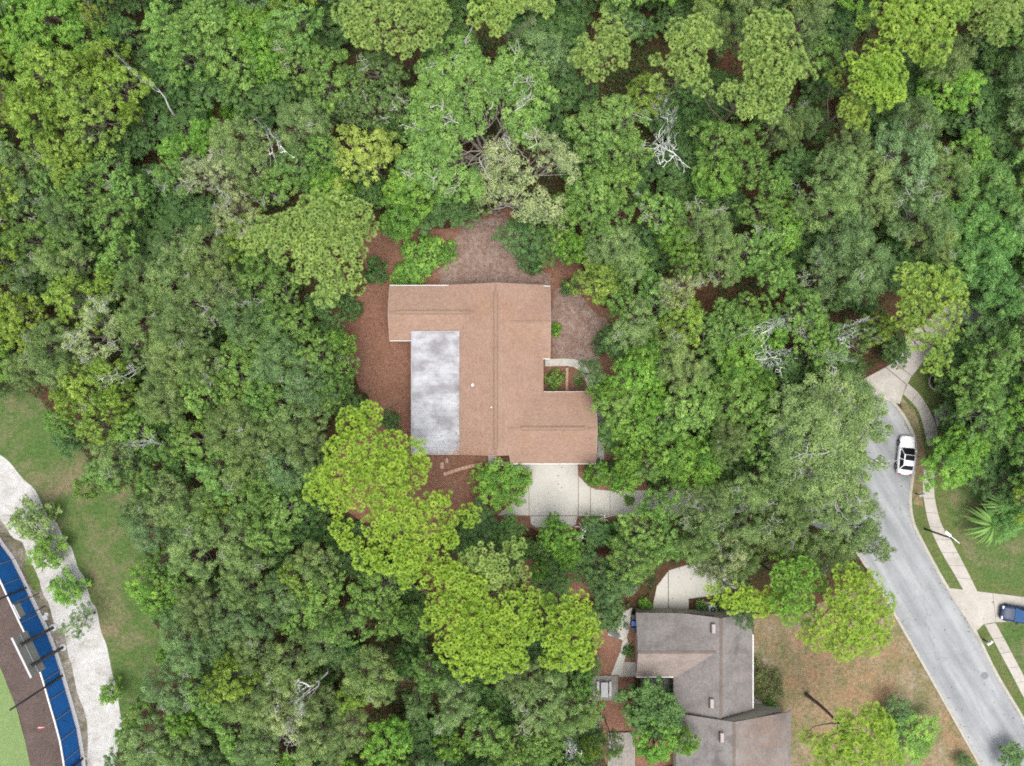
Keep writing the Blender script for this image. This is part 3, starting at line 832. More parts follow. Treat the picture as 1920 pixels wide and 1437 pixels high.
gmb('gutter', MB().beam(GG(1192,1268.2,zs-.1), GG(1262,1268.2,zs-.1), 0.1, 0.15), M['white'])
gw = MB()
def gwall(x0, x1, y0, y1, z1):
    a = at(x0, y1, ze); b = at(x1, y0, ze); gw.box(a.x, b.x, a.y, b.y, 0, z1)
gwall(1270,1404,1157,1339,2.2); gwall(1199,1269,1155,1260,2.25); gwall(1272,1470,1340,1480,2.15)
gmb('wall', gw, M['wall'])
gg = MB()
for tri in ([GG(1272,1156,2.2),GG(1404,1156,2.4),GG(xr,1156,zrm-.25)], [GG(1198,1155,2.2),GG(1198,1262,2.2),GG(1198,ymw,zw-.25)], [GG(1344,1338,2.1),GG(1470,1338,2.1),GG(xr2,1338,zr2-.2)], [GG(1344,1338,2.1),GG(xr2,1338,zr2-.2),GG(1344,1338,zrm-.2)]):
    gmb('gable_wall', MB().add(tri, [(0,1,2)]), M['wall'])
POLYS.setdefault('house', []).append(np.array([tuple(at(*p)[:2]) for p in [(1192,1150),(1411,1150),(1411,1335),(1484,1335),(1484,1480),(1265,1480),(1265,1267),(1192,1267)]]))

# ------------------------------------------------------------------ ball field: fence, scoreboard, poles, flag
FH = 3.0
fw = [Vector((*at(*p)[:2], 0)) for p in smooth_line(FB, 6)]
def along(P, s):
    acc = 0
    for i in range(1, len(P)):
        L = (P[i]-P[i-1]).length
        if acc + L >= s: return P[i-1].lerp(P[i], (s-acc)/L)
        acc += L
    return P[-1].copy()
ftot = sum((fw[i]-fw[i-1]).length for i in range(1, len(fw)))
bay = 2.35; nb = int(ftot/bay)
fence = tag(empty('outfield_fence', fw[0]), 'curved blue screened outfield fence with white top rail and footing', 'fence')
nodes_ = [along(fw, i*bay) - fw[0] for i in range(nb+1)]
for i in range(nb):
    a, b = nodes_[i], nodes_[i+1]; d = (b-a).normalized(); out = Vector((-d.y, d.x, 0))
    if out.dot(Vector((1, 0, 0))) < 0: out = -out
    mb = MB()                                  # screen panel, slightly bellied between the posts
    k = 6
    vs = []; fs = []
    for u in range(k+1):
        for v in range(3):
            bel = 0.035*math.sin(math.pi*u/k)*math.sin(math.pi*(v+.3)/2.6)
            p = a.lerp(b, u/k) + out*bel; vs.append((p.x, p.y, 0.12 + (FH-0.16)*v/2))
    for u in range(k):
        for v in range(2): fs.append((u*3+v, (u+1)*3+v, (u+1)*3+v+1, u*3+v+1))
    n = len(vs); vs2 = [(x-out.x*.012, y-out.y*.012, z) for x, y, z in vs]
    mb.add(vs, fs); mb.add(vs2, [f[::-1] for f in fs])
    mb.build('screen_panel', M['blue'], fence, smooth=True)
    MB().beam(a+Vector((0,0,FH)), b+Vector((0,0,FH)), 0.16, 0.10).build('top_rail', M['flagwhite'], fence)
    q = out*0.28
    MB().beam(a+q+Vector((0,0,0.05)), b+q+Vector((0,0,0.05)), 0.42, 0.14).build('footing', M['footing'], fence)
for i in range(nb+1):
    d = (nodes_[min(i+1,nb)]-nodes_[max(i-1,0)]).normalized(); out = Vector((-d.y, d.x, 0))
    if out.x < 0: out = -out
    p = nodes_[i] + out*0.07
    MB().tube([(p.x,p.y,0.1),(p.x,p.y,FH-.04)], 0.045, 8).build('post', M['steel'], fence)

def pole_between(base, top):
    b = at(*base); c = Vector((CX, CY)); r0 = (Vector(base)-c).length; r1 = (Vector(top)-c).length
    k = r1/r0 - 1
    return b, H*k/(1+k)
def round_pole(name, base, h, r, label, cat, group=None):
    o = empty(name, base)
    MB().tube([(0,0,0),(0,0,h)], [r, r*0.75], 10).build('shaft', M['post'], o, smooth=True)
    MB().lathe([(r*2.2,0),(r*2.2,0.06),(r*1.4,0.1)], 12).build('base_plate', M['footing'], o)
    MB().lathe([(r*.95,h-.01),(r*.95,h+.05),(r*.4,h+.1)], 10).build('cap', M['post'], o)
    return tag(o, label, cat, group)
b, h = pole_between((50,1102),(-30,1137)); round_pole('light_pole', b, h, 0.13, 'dark pole behind the blue fence, above the small sign, leaning out at the edge', 'pole', 'dark poles behind the blue fence')
b, h = pole_between((118,1267),(19,1329)); round_pole('light_pole', b, h, 0.14, 'tall dark pole behind the blue fence just below the scoreboard', 'pole', 'dark poles behind the blue fence')
b, h = pole_between((156,1422),(56,1484)); round_pole('light_pole', b, h, 0.14, 'lowest dark pole behind the blue fence, at the bottom edge', 'pole', 'dark poles behind the blue fence')

# small sign on two thin posts
b1, h1 = pole_between((73,1113),(26,1132)); b2, h2 = pole_between((85,1137),(38,1157))
sg = tag(empty('field_sign', b1), 'small grey sign on two thin posts behind the blue fence', 'sign')
for b_ in (b1, b2):
    q = b_ - b1
    MB().tube([(q.x,q.y,0),(q.x,q.y,h1)], 0.06, 8).build('post', M['post'], sg, smooth=True)
d = (b2-b1); n_ = Vector((-d.y, d.x, 0)).normalized()
if n_.x > 0: n_ = -n_
p0, p1 = n_*0.1 - d*0.02, d*1.02 + n_*0.1
MB().beam(p0+Vector((0,0,h1-.45)), p1+Vector((0,0,h1-.45)), 0.08, 0.9).build('panel', M['boardback'], sg)
MB().beam(p0+Vector((0,0,h1+.03)), p1+Vector((0,0,h1+.03)), 0.12, 0.05).build('top_cap', M['footing'], sg)

# scoreboard
b1, h1 = pole_between((100,1177),(37,1208)); b2, h2 = pole_between((118,1214),(56,1249)); hs = (h1+h2)/2
sb = tag(empty('scoreboard', b1), 'grey scoreboard seen from behind on two dark posts over the blue fence', 'scoreboard')
for b_ in (b1, b2):
    q = b_ - b1
    MB().beam((q.x,q.y,0), (q.x,q.y,hs), 0.26, 0.26, up=(0,1,0)).build('post', M['post'], sb)
    MB().lathe([(0.42,0),(0.42,0.05),(0.3,0.08)], 14, (q.x,q.y,0)).build('concrete_base', M['footing'], sb)
d = (b2-b1); n_ = Vector((-d.y, d.x, 0)).normalized()
if n_.x > 0: n_ = -n_
c = d*0.5 + n_*0.30; u = d.normalized(); L = 4.75
for z0, z1, nm in ((3.55, 4.68, 'panel'), (4.72, hs+.15, 'panel')):
    MB().beam(c-u*L/2+Vector((0,0,(z0+z1)/2)), c+u*L/2+Vector((0,0,(z0+z1)/2)), 0.22, z1-z0).build(nm, M['boardback'], sb)
MB().beam(c-u*(L/2+.05)+Vector((0,0,hs+.2)), c+u*(L/2+.05)+Vector((0,0,hs+.2)), 0.22, 0.07).build('top_cap', M['footing'], sb)
MB().beam(c-u*L/2+n_*-.13+Vector((0,0,4.70)), c+u*L/2+n_*-.13+Vector((0,0,4.70)), 0.05, 0.06).build('rail', M['footing'], sb)
for b_ in (b1-b1, b2-b1):
    for z in (4.1, 4.7, 5.3):
        MB().beam(b_+Vector((0,0,z)), b_+n_*0.3+Vector((0,0,z)), 0.09, 0.09).build('bracket', M['footing'], sb)

# flag on the fence
fp = at(129.5, 1330)
fl = tag(empty('flag', fp), 'red and white flag flying from a thin pole at the blue fence', 'flag')
ft = 3.9
MB().tube([(0.05,0,0),(0.05,0,ft)], 0.03, 8).build('pole', M['steel'], fl, smooth=True)
dirv = Vector((-0.80, -0.42, 0)).normalized()
nx, nz = 14, 6
for row, (v0, v1, mt) in enumerate(((0,0.34,'flagred'),(0.34,0.66,'flagwhite'),(0.66,1.0,'flagred'))):
    vs, fs = [], []
    for i in range(nx+1):
        t = i/nx
        for v in (v0, v1):
            w = 0.16*math.sin(t*7+v*2)*t
            p = dirv*(t*1.75) + Vector((dirv.y, -dirv.x, 0))*w
            vs.append((p.x+.05+ (v-.5)*.25*t, p.y+(v-.5)*.5*t, ft - 0.1 - 0.95*(1-v)*(1-.35*t) - t*0.35))
    for i in range(nx): fs.append((i*2, i*2+2, i*2+3, i*2+1))
    n = len(vs)
    mb = MB(); mb.add(vs, fs); mb.add([(x,y,z-.006) for x,y,z in vs], [f[::-1] for f in fs])
    mb.build('stripe', M[mt], fl, smooth=True)

# a heap of pale rubble by the fence
rk = tag(empty('rubble_heap', at(88,1155)), 'small heap of pale broken stones beside the blue fence', 'rubble')
for i in range(7):
    a = RNG.uniform(0, 6.28); r = RNG.uniform(0, 0.5); s = RNG.uniform(.14, .3)
    mb = MB(); vs = []
    for sx in (-1,1):
        for sy in (-1,1):
            for sz in (0,1): vs.append((r*math.cos(a)+sx*s*RNG.uniform(.6,1), r*math.sin(a)+sy*s*RNG.uniform(.6,1), sz*s*RNG.uniform(.8,1.3)))
    mb.add(vs, [(0,1,3,2),(4,6,7,5),(0,4,5,1),(2,3,7,6),(0,2,6,4),(1,5,7,3)])
    mb.build('stone', M['footing'], rk, fixn=True)

# ------------------------------------------------------------------ cars
def car(name, label, loc, rz, paint, L=4.5, Wd=1.82, Hh=1.48, suv=False, roofmat=None):
    """x runs forward. Body shell from cross-sections, greenhouse with separate glass, wheels, lamps, mirrors."""
    o = tag(empty(name, loc, rz), label, 'car')
    hl = L/2; hw = Wd/2
    zs_ = 0.92 if suv else 0.82                     # shoulder height
    # stations: x, half width, bonnet/boot height, sill z
    st = [(-hl, .70, .62, .38), (-hl+.06, .84, .78, .30), (-hl+.35, .95, zs_+.10, .22), (-hl+.9, 1.0, zs_+.12, .2), (-.2, 1.0, zs_+.06, .2), (hl-1.55, 1.0, zs_+.04, .2),
          (hl-.95, .99, zs_-.02, .2), (hl-.4, .93, zs_-.12, .22), (hl-.1, .82, .62, .28), (hl, .66, .55, .36)]
    prof = []
    for x, w, zt, zb in st:
        w *= hw
        ring = [(w*.90, zb), (w, zb+(zt-zb)*.35), (w*.99, zb+(zt-zb)*.7), (w*.90, zt-.02), (w*.60, zt+.015), (0, zt+.03)]
        prof.append([(x, y, z) for y, z in ring] + [(x, -y, z) for y, z in ring[-2::-1]])
    mb = MB(); k = len(prof[0]); vs = [p for r in prof for p in r]; fs = []
    for i in range(len(prof)-1):
        for j in range(k-1): fs.append((i*k+j, i*k+j+1, (i+1)*k+j+1, (i+1)*k+j))
        fs.append((i*k+k-1, i*k, (i+1)*k, (i+1)*k+k-1))
    fs.append(tuple(range(k))); fs.append(tuple((len(prof)-1)*k+j for j in range(k-1, -1, -1)))
    mb.add(vs, fs); mb.build('body', paint, o, smooth=True, fixn=True)
    # greenhouse: base corners at the shoulder, roof corners above
    zb = zs_ + .08
    xf0, xf1 = hl-1.35, hl-2.15                     # windscreen foot, windscreen top
    xr0, xr1 = (-hl+.25, -hl+.55) if suv else (-hl+.55, -hl+1.15)
    wb, wt = hw*.90, hw*.68
    A = [(xf0,-wb,zb-.02),(xf0,wb,zb-.02),(xr0,wb,zb),(xr0,-wb,zb)]
    B = [(xf1,-wt,Hh-.05),(xf1,wt,Hh-.05),(xr1,wt,Hh-.04),(xr1,-wt,Hh-.04)]
    MB().add(A+B, [(0,1,5,4),(1,2,6,5),(2,3,7,6),(3,0,4,7)]).build('pillars', paint, o, fixn=True)
    def pane(nm, q, off, inset=.08):
        c = sum((Vector(p) for p in q), Vector())/4
        n = (Vector(q[1])-Vector(q[0])).cross(Vector(q[3])-Vector(q[0])).normalized()
        if n.dot(c - Vector((0,0,zb-.4))) < 0: n = -n
        ps = [Vector(p).lerp(c, inset) + n*off for p in q]
        MB().add(ps + [p - n*.02 for p in ps], [(0,1,2,3),(4,7,6,5),(0,4,5,1),(1,5,6,2),(2,6,7,3),(3,7,4,0)]).build(nm, M['roofblue'] if suv and nm == 'windshield' else M['glass'], o, fixn=True)
    pane('windshield', [A[0],A[1],B[1],B[0]], .015, .06)
    pane('rear_window', [A[2],A[3],B[3],B[2]], .015, .12)
    for s in (1, -1):
        q = [A[1],A[2],B[2],B[1]] if s > 0 else [A[3],A[0],B[0],B[3]]
        m0 = Vector(q[0]).lerp(Vector(q[1]), .5); m1 = Vector(q[3]).lerp(Vector(q[2]), .5)
        pane('side_window', [q[0], m0, m1, q[3]], .015, .12); pane('side_window', [m0, q[1], q[2], m1], .015, .12)
    R = [(xf1+.04,-wt,Hh-.05),(xf1+.04,wt,Hh-.05),(xr1-.04,wt,Hh-.04),(xr1-.04,-wt,Hh-.04)]
    vs = []; fs = []
    for i in range(7):
        t = i/6
        for j in range(5):
            u = j/4; x = R[0][0]*(1-t)+R[2][0]*t; y = -wt + 2*wt*u
            vs.append((x, y, Hh-.05 + .075*math.sin(math.pi*u)**.6*(.5+.5*math.sin(math.pi*t)) + .02*math.sin(math.pi*t)))
    for i in range(6):
        for j in range(4): fs.append((i*5+j, i*5+j+1, (i+1)*5+j+1, (i+1)*5+j))
    MB().add(vs, fs).build('roof', roofmat or paint, o, smooth=True, fixn=True)
    if not suv:
        MB().box(xf1-.62, xf1-.02, -wt*.86, wt*.86, Hh-.01, Hh+.046, .02).build('sunroof', M['glass'], o)
    else:
        for s in (1, -1):
            MB().beam((xr1, s*wt*.93, Hh+.06), (xf1-.1, s*wt*.93, Hh+.05), .05, .06).build('roof_rail', M['post'], o)
        for x in (xr1+.55, xf1-.55):
            MB().beam((x, -wt*.95, Hh+.09), (x, wt*.95, Hh+.09), .06, .04).build('crossbar', M['post'], o)
    for x in (hl-.88, -hl+.82):
        for s in (1, -1):
            w_ = MB().lathe([(.20,-.10),(.31,-.105),(.335,-.07),(.335,.07),(.31,.105),(.20,.10)], 20, (0,0,0), 'y').build('wheel', M['dark'], o, (x, s*(hw-.07), .335), smooth=False)
            MB().lathe([(.02,.0),(.19,.0),(.21,.02),(.19,.04),(.05,.03)], 12, (0, s*.09-.02, 0), 'y').build('rim', M['steel'], w_)
    for s in (1, -1):
        MB().box(hl-.30, hl-.06, s*hw*.62-.17, s*hw*.62+.17, .58, .70, .02).build('headlight', M['lens'], o)
        MB().box(-hl-.01, -hl+.12, s*hw*.66-.16, s*hw*.66+.16, .68, .84, .02).build('tail_light', M['red'], o)
        MB().box(xf0-.35, xf0-.20, s*(hw+.02)-.08, s*(hw+.02)+.10, zs_+.08, zs_+.22, .03).build('mirror', paint, o)
    MB().box(hl-.06, hl+.02, -.45, .45, .40, .52).build('grille', M['dark'], o)
    MB().box(-hl-.025, -hl+.02, -.26, .26, .46, .58).build('number_plate', M['white'], o)
    return o
car('parked_car', 'white hatchback with dark glass roof parked at the kerb of the road bend', at(1693.5,853,0), math.radians(84), M['carwhite'], 4.5)
car('parked_car', 'dark blue SUV, sky reflection painted on its roof, on the driveway, cut by the edge', at(1907.5,1150,0), math.radians(172), M['carblue'], 4.7, 1.9, 1.72, True, M['roofblue'])

# ------------------------------------------------------------------ street furniture and yard things
b, h = pole_between((1734,992),(1789,1013.5))
lamp = tag(empty('street_lamp', b), 'dark street lamp pole with a long white arm beside the sidewalk', 'street lamp')
MB().tube([(0,0,0),(0,0,h)], [.12,.085], 10).build('pole', M['post'], lamp, smooth=True)
e0 = at(1799,1019,h+.35)-b; e1 = at(1772,997,h+.6)-b
MB().tube([(0,0,h-.25), tuple(Vector((0,0,h)).lerp(e0,.7)), tuple(e0), tuple(e0.lerp(e1,.6)), tuple(e1)], [.06,.06,.06,.055,.05], 8).build('arm', M['flagwhite'], lamp, smooth=True)
MB().beam(e0.lerp(e1,.62), e1, 0.30, 0.14).build('luminaire', M['flagwhite'], lamp)

def mailbox(p, rz, label, boxmat):
    o = tag(empty('mailbox', p, rz), label, 'mailbox')
    MB().box(-.06,.06,-.06,.06,0,1.05).build('post', M['post'], o)
    vs, fs = [], []
    for x in (-.34, .34):
        vs += [(x,-.16,1.05),(x,.16,1.05),(x,.16,1.22)] + [(x,.16*math.cos(a),1.22+.14*math.sin(a)) for a in (.6,1.2,1.57,1.94,2.54)] + [(x,-.16,1.22)]
    n = 9; fs = [(i,(i+1)%n,n+(i+1)%n,n+i) for i in range(n)] + [tuple(range(n-1,-1,-1)), tuple(range(n,2*n))]
    MB().add(vs, fs).build('box', boxmat, o, fixn=True)
    MB().box(-.36,-.34,-.14,.14,1.07,1.30).build('door', boxmat, o)
    MB().box(-.05,.12,.165,.18,1.25,1.42).build('signal_flag', M['red'], o)
    return o
mailbox(at(1843,1199), math.radians(35), 'white mailbox on a dark post between road and lower sidewalk', M['white'])
mailbox(at(1717,926), math.radians(10), 'grey mailbox on the worn verge below the white car', M['steel'])
tag(MB().lathe([(.44,0.018),(.44,.028),(.40,.032),(.36,.026)], 24, at(1846,1267)).build('manhole_cover', M['manhole']), 'round dark manhole cover near the right kerb', 'manhole cover')

# planter edging by the north driveway
def edging(pts, label, w=.16, h=.16, mat='kerb'):
    P = [Vector((*at(*p)[:2], 0)) for p in smooth_line(pts, 4)]
    o = empty('garden_edging', P[0]); L = sum((P[i]-P[i-1]).length for i in range(1,len(P))); n = max(3, int(L/.42))
    for i in range(n):
        a = along(P, L*i/n) - P[0]; b_ = along(P, L*(i+.94)/n) - P[0]
        MB().beam(a+Vector((0,0,h/2)), b_+Vector((0,0,h/2)), w, h*RNG.uniform(.9,1.1)).build('edging_stone', M[mat], o)
    return tag(o, label, 'edging')
edging([(1795,717),(1770,705),(1750,701),(1742,710),(1742,722),(1750,730),(1765,733)], 'pale stone edging round a dark mulch bed off the north driveway')
sheet('mulch_bed', [(1800,722),(1770,706),(1751,703),(1744,711),(1745,722),(1752,729),(1766,732),(1790,740)], M['litter'], 0.03, 0.05, 21)
edging([(1775,772),(1781,795),(1793,812),(1808,826)], 'short curved edging under the trees beside the sidewalk')
# pink paver edging and loose pavers by the lower left corner of the tan house
edging([(832,890),(858,881),(880,875),(905,870)], 'pink paver edging curving from the big pine to the front walk', .38, .10, 'paver')
for i, (px, py, rz, w, l) in enumerate(((829,873,.35,.42,.8), (838,864,.5,.34,.55))):
    tag(MB().box(-w/2,w/2,-l/2,l/2,0,.09,.02).build('paver', M['paver'], None, at(px,py)), ['large loose pink paver near the patio roof corner','small loose pink paver near the patio roof corner'][i], 'paver')
edging([(1063,690),(1062.5,733)], 'low brick edging across the entry court', .30, .25, 'paver')
edging([(974,1078),(992,1091),(1046,1092)], 'thin brick edging in the red mulch between the pines', .14, .2, 'paver')

# grey house: air conditioner, bins, decks, picnic table
ac = tag(empty('air_conditioner', at(1333,1139)), 'round-fan air conditioner between bushes beside the grey house', 'air conditioner')
MB().box(-.45,.45,-.45,.45,0,.8,.04).build('casing', M['white'], ac)
MB().lathe([(.40,.80),(.42,.85),(.36,.87)], 20).build('fan_ring', M['white'], ac)
MB().lathe([(.34,.80),(.33,.875),(.02,.876)], 20).build('fan_well', M['dark'], ac)
MB().lathe([(.10,.88),(.09,.92),(.03,.93)], 12).build('hub', M['steel'], ac)
for i in range(4):
    a = i*math.pi/2
    MB().beam((.1*math.cos(a),.1*math.sin(a),.885),(.34*math.cos(a),.34*math.sin(a),.885),.04,.015).build('grille_bar', M['steel'], ac)
tag(MB().box(-.55,.55,-.22,.22,0,.1,.02).build('condenser_pad', M['old_concrete'], None, at(1322,1132)), 'pale pad beside the air conditioner of the grey house', 'pad')
def bin_(p, rz, mat, label, s=1.0):
    o = tag(empty('wheeled_bin', p, rz), label, 'bin', 'bins beside the grey house')
    MB().add([(-.22*s,-.25*s,.08),(.22*s,-.25*s,.08),(.22*s,.25*s,.08),(-.22*s,.25*s,.08),(-.28*s,-.32*s,1.0*s),(.28*s,-.32*s,1.0*s),(.28*s,.32*s,1.0*s),(-.28*s,.32*s,1.0*s)],
             [(3,2,1,0),(4,5,6,7),(0,1,5,4),(1,2,6,5),(2,3,7,6),(3,0,4,7)]).build('body', mat, o)
    MB().box(-.31*s,.31*s,-.35*s,.36*s,1.0*s,1.07*s,.03).build('lid', mat, o)
    MB().beam((-.2*s,-.38*s,.95*s),(.2*s,-.38*s,.95*s),.04,.04).build('handle', M['dark'], o)
    for sx in (-1,1): MB().lathe([(.10,-.03),(.11,0),(.10,.03)], 12, (sx*.24*s,-.26*s,.11), 'x').build('wheel', M['dark'], o)
bin_(at(1187,1164), 1.5, M['binblue'], 'blue wheeled bin against the grey house wall')
bin_(at(1187.5,1176), 1.6, M['bin'], 'black wheeled bin next to the blue bin')
bin_(at(1187,1152), 1.6, M['bin'], 'black wheeled bin at the grey house corner, above the blue bin')
bin_(at(1173,1172), .6, M['bin'], 'small black bin standing free on the pale path', .75)
be = tag(empty('garden_bench', at(1150,1187), math.radians(-38)), 'dark slatted bench beside the pale side path', 'bench')
for i in range(5): MB().box(-.75,.75,-.3+i*.125,-.2+i*.125,.42,.46).build('slat', M['post'], be)
for sx in (-.65,.65):
    for sy in (-.24,.24): MB().box(sx-.04,sx+.04,sy-.04,sy+.04,0,.42).build('leg', M['post'], be)
for i in range(2): MB().box(-.75,.75,.33,.36,.55+i*.16,.66+i*.16).build('back_slat', M['post'], be)

def deck(x0, x1, y0, y1, z, label, n):
    a = at(x0, y1); b_ = at(x1, y0)
    o = tag(empty('wooden_deck', (a.x, a.y, 0)), label, 'deck', 'decks behind the grey house')
    W, D = b_.x-a.x, b_.y-a.y
    for i in range(n):
        w = W/n
        MB().box(i*w+.012, (i+1)*w-.012, RNG.uniform(-.03,.03), D+RNG.uniform(-.03,.03), z-.04, z+RNG.uniform(-.006,.006)).build('board', M['deck'], o)
    for yy in (.15, D/2, D-.15): MB().box(.02, W-.02, yy-.05, yy+.05, 0.0, z-.045).build('joist', M['dark'], o)
    return o
deck(1108,1158,1266,1312,.22,'small grey plank deck carrying the picnic table', 17)
deck(1139,1190,1372,1437,.24,'shaded grey plank deck under the trees near the bottom edge', 18)
deck(1200,1262,1271,1294,.2,'narrow plank deck in the notch of the grey house', 20)
pt = tag(empty('picnic_table', at(1132,1289,.22)), 'pale picnic table with two benches on the small deck', 'picnic table')
for i in range(5): MB().box(-.38+i*.155,-.24+i*.155,-.85,.85,.71,.75).build('table_board', M['footing'], pt)
for s in (-1,1):
    MB().box(s*.72-.13,s*.72+.13,-.85,.85,.41,.45).build('bench', M['footing'], pt)
    MB().beam((-.75,s*.6,.39),(.75,s*.6,.39),.06,.1).build('crossbeam', M['deck'], pt)
    for t in (-1,1): MB().beam((t*.25,s*.6,.70),(t*.62,s*.6,0),.07,.09).build('leg', M['deck'], pt)
tag(MB().box(-.25,.25,-.3,.3,0,.42,.06).build('storage_box', M['white'], None, at(1121,1364)), 'small white box on the ground left of the lower deck', 'box')
wb = tag(empty('window_planter', at(1446,1331,.6)), 'planter of green shrubs in a white trough against the grey house', 'planter')
MB().box(-.95,.95,-.12,.18,-.6,.05,.03).build('trough', M['white'], wb)
# crumpled pale tarp among the trees
n = 12; vs = []; fs = []
r_ = np.random.default_rng(4)
for i in range(n):
    for j in range(n): vs.append(((i/(n-1)-.5)*.95+r_.normal(0,.03), (j/(n-1)-.5)*1.75+r_.normal(0,.04), abs(r_.normal(.22,.13))+.02))
for i in range(n-1):
    for j in range(n-1): fs.append((i*n+j,(i+1)*n+j,(i+1)*n+j+1,i*n+j+1))
tp = MB().add(vs, fs).build('tarp', M['footing'], None, at(571,976)); tp.rotation_euler = (0,0,-.25)
tag(tp, 'crumpled pale tarp on the ground beside the big pine', 'tarp')

# ------------------------------------------------------------------ vegetation builders
def unit(n, rng):
    v = rng.normal(size=(n, 3)); return v / (np.linalg.norm(v, axis=1)[:, None] + 1e-9)

def blades(C, Nn, U, ln, wd, shape='leaf'):
    """One kite-shaped leaf per row: centre C, normal Nn, long axis U, half length ln, half width wd."""
    U = U - Nn * np.sum(U*Nn, 1)[:, None]; U /= np.linalg.norm(U, axis=1)[:, None] + 1e-9
    W = np.cross(Nn, U)
    ln = ln[:, None]; wd = wd[:, None]
    V = np.stack([C - U*ln, C + W*wd - U*ln*0.12, C + U*ln, C - W*wd + U*ln*0.12], 1).reshape(-1, 3)
    F = np.arange(len(C)*4).reshape(-1, 4)
    return V, F

def leaf_cloud(lobes, rng, dens=1.0, leaf=0.15, flat=0.72, elong=0.62, puff=(0.30, 0.56), per=34, droop=0.0, tintmul=1.0):
    """Leaves of a broadleaf crown: lobes -> uneven small puffs -> leaves and stray sprays. Returns verts, quads, tint."""
    Cs, Ns, Ls, Ts, Us = [], [], [], [], []
    for (x, y, z, r) in lobes:
        c = np.array([x, y, z]); npf = max(5, int(11*dens*(r/1.1)**2))
        lt = rng.uniform(0.22, 0.78)
        D = unit(npf*3, rng); D = D[D[:, 2] > -0.4][:npf]
        for d in D:
            far = rng.uniform(0.5, 1.08)
            pr = (puff[0]*.7 + (puff[1]*1.05-puff[0]*.7)*rng.random()**1.3) * min(1.25, 0.75 + r*0.25) * (1.12 - .2*far)
            pc = c + d*np.array([1, 1, flat])*r*far + rng.normal(0, .07, 3)
            n = int(per*rng.uniform(0.55, 1.15)*(pr/0.45)**1.6)
            if n < 4: continue
            q = unit(n, rng); q[:, 2] = np.abs(q[:, 2])*0.9 - 0.25
            st = 1 + 0.7*rng.random(n)**6                      # a few sprays stick out
            p = pc + q*(pr*st*(rng.uniform(0.25, 1.0, n)**0.5))[:, None]*np.array([1, 1, 0.75])
            nn = q*0.8 + d*.25 + np.array([0, 0, 0.55]) + rng.normal(0, 0.30, (n, 3))
            nn /= np.linalg.norm(nn, axis=1)[:, None]
            u = q + rng.normal(0, 0.6, (n, 3)); u[:, 2] -= droop
            pt = np.clip(lt + rng.normal(0, 0.15), 0, 1)
            Cs.append(p); Ns.append(nn); Us.append(u)
            Ls.append((0.6 + 0.9*rng.random(n)**1.5)*leaf)
            Ts.append(np.clip(pt + rng.normal(0, 0.10, n), 0, 1))
    C = np.concatenate(Cs); Nn = np.concatenate(Ns); L = np.concatenate(Ls)
    V, F = blades(C, Nn, np.concatenate(Us), L, L*elong)
    return V, F, np.concatenate(Ts)

def curve_path(a, b, k, rng, bend=0.12, sag=0.0, jit=0.025):
    t = np.linspace(0, 1, k)[:, None]; L = np.linalg.norm(b-a)
    off = rng.normal(0, bend*L, 3)
    P = a*(1-t) + b*t + np.sin(np.pi*t)*off + np.array([0, 0, 1])*np.sin(np.pi*t)*(-sag)
    P[1:-1] += rng.normal(0, jit*L, (k-2, 3))
    return P

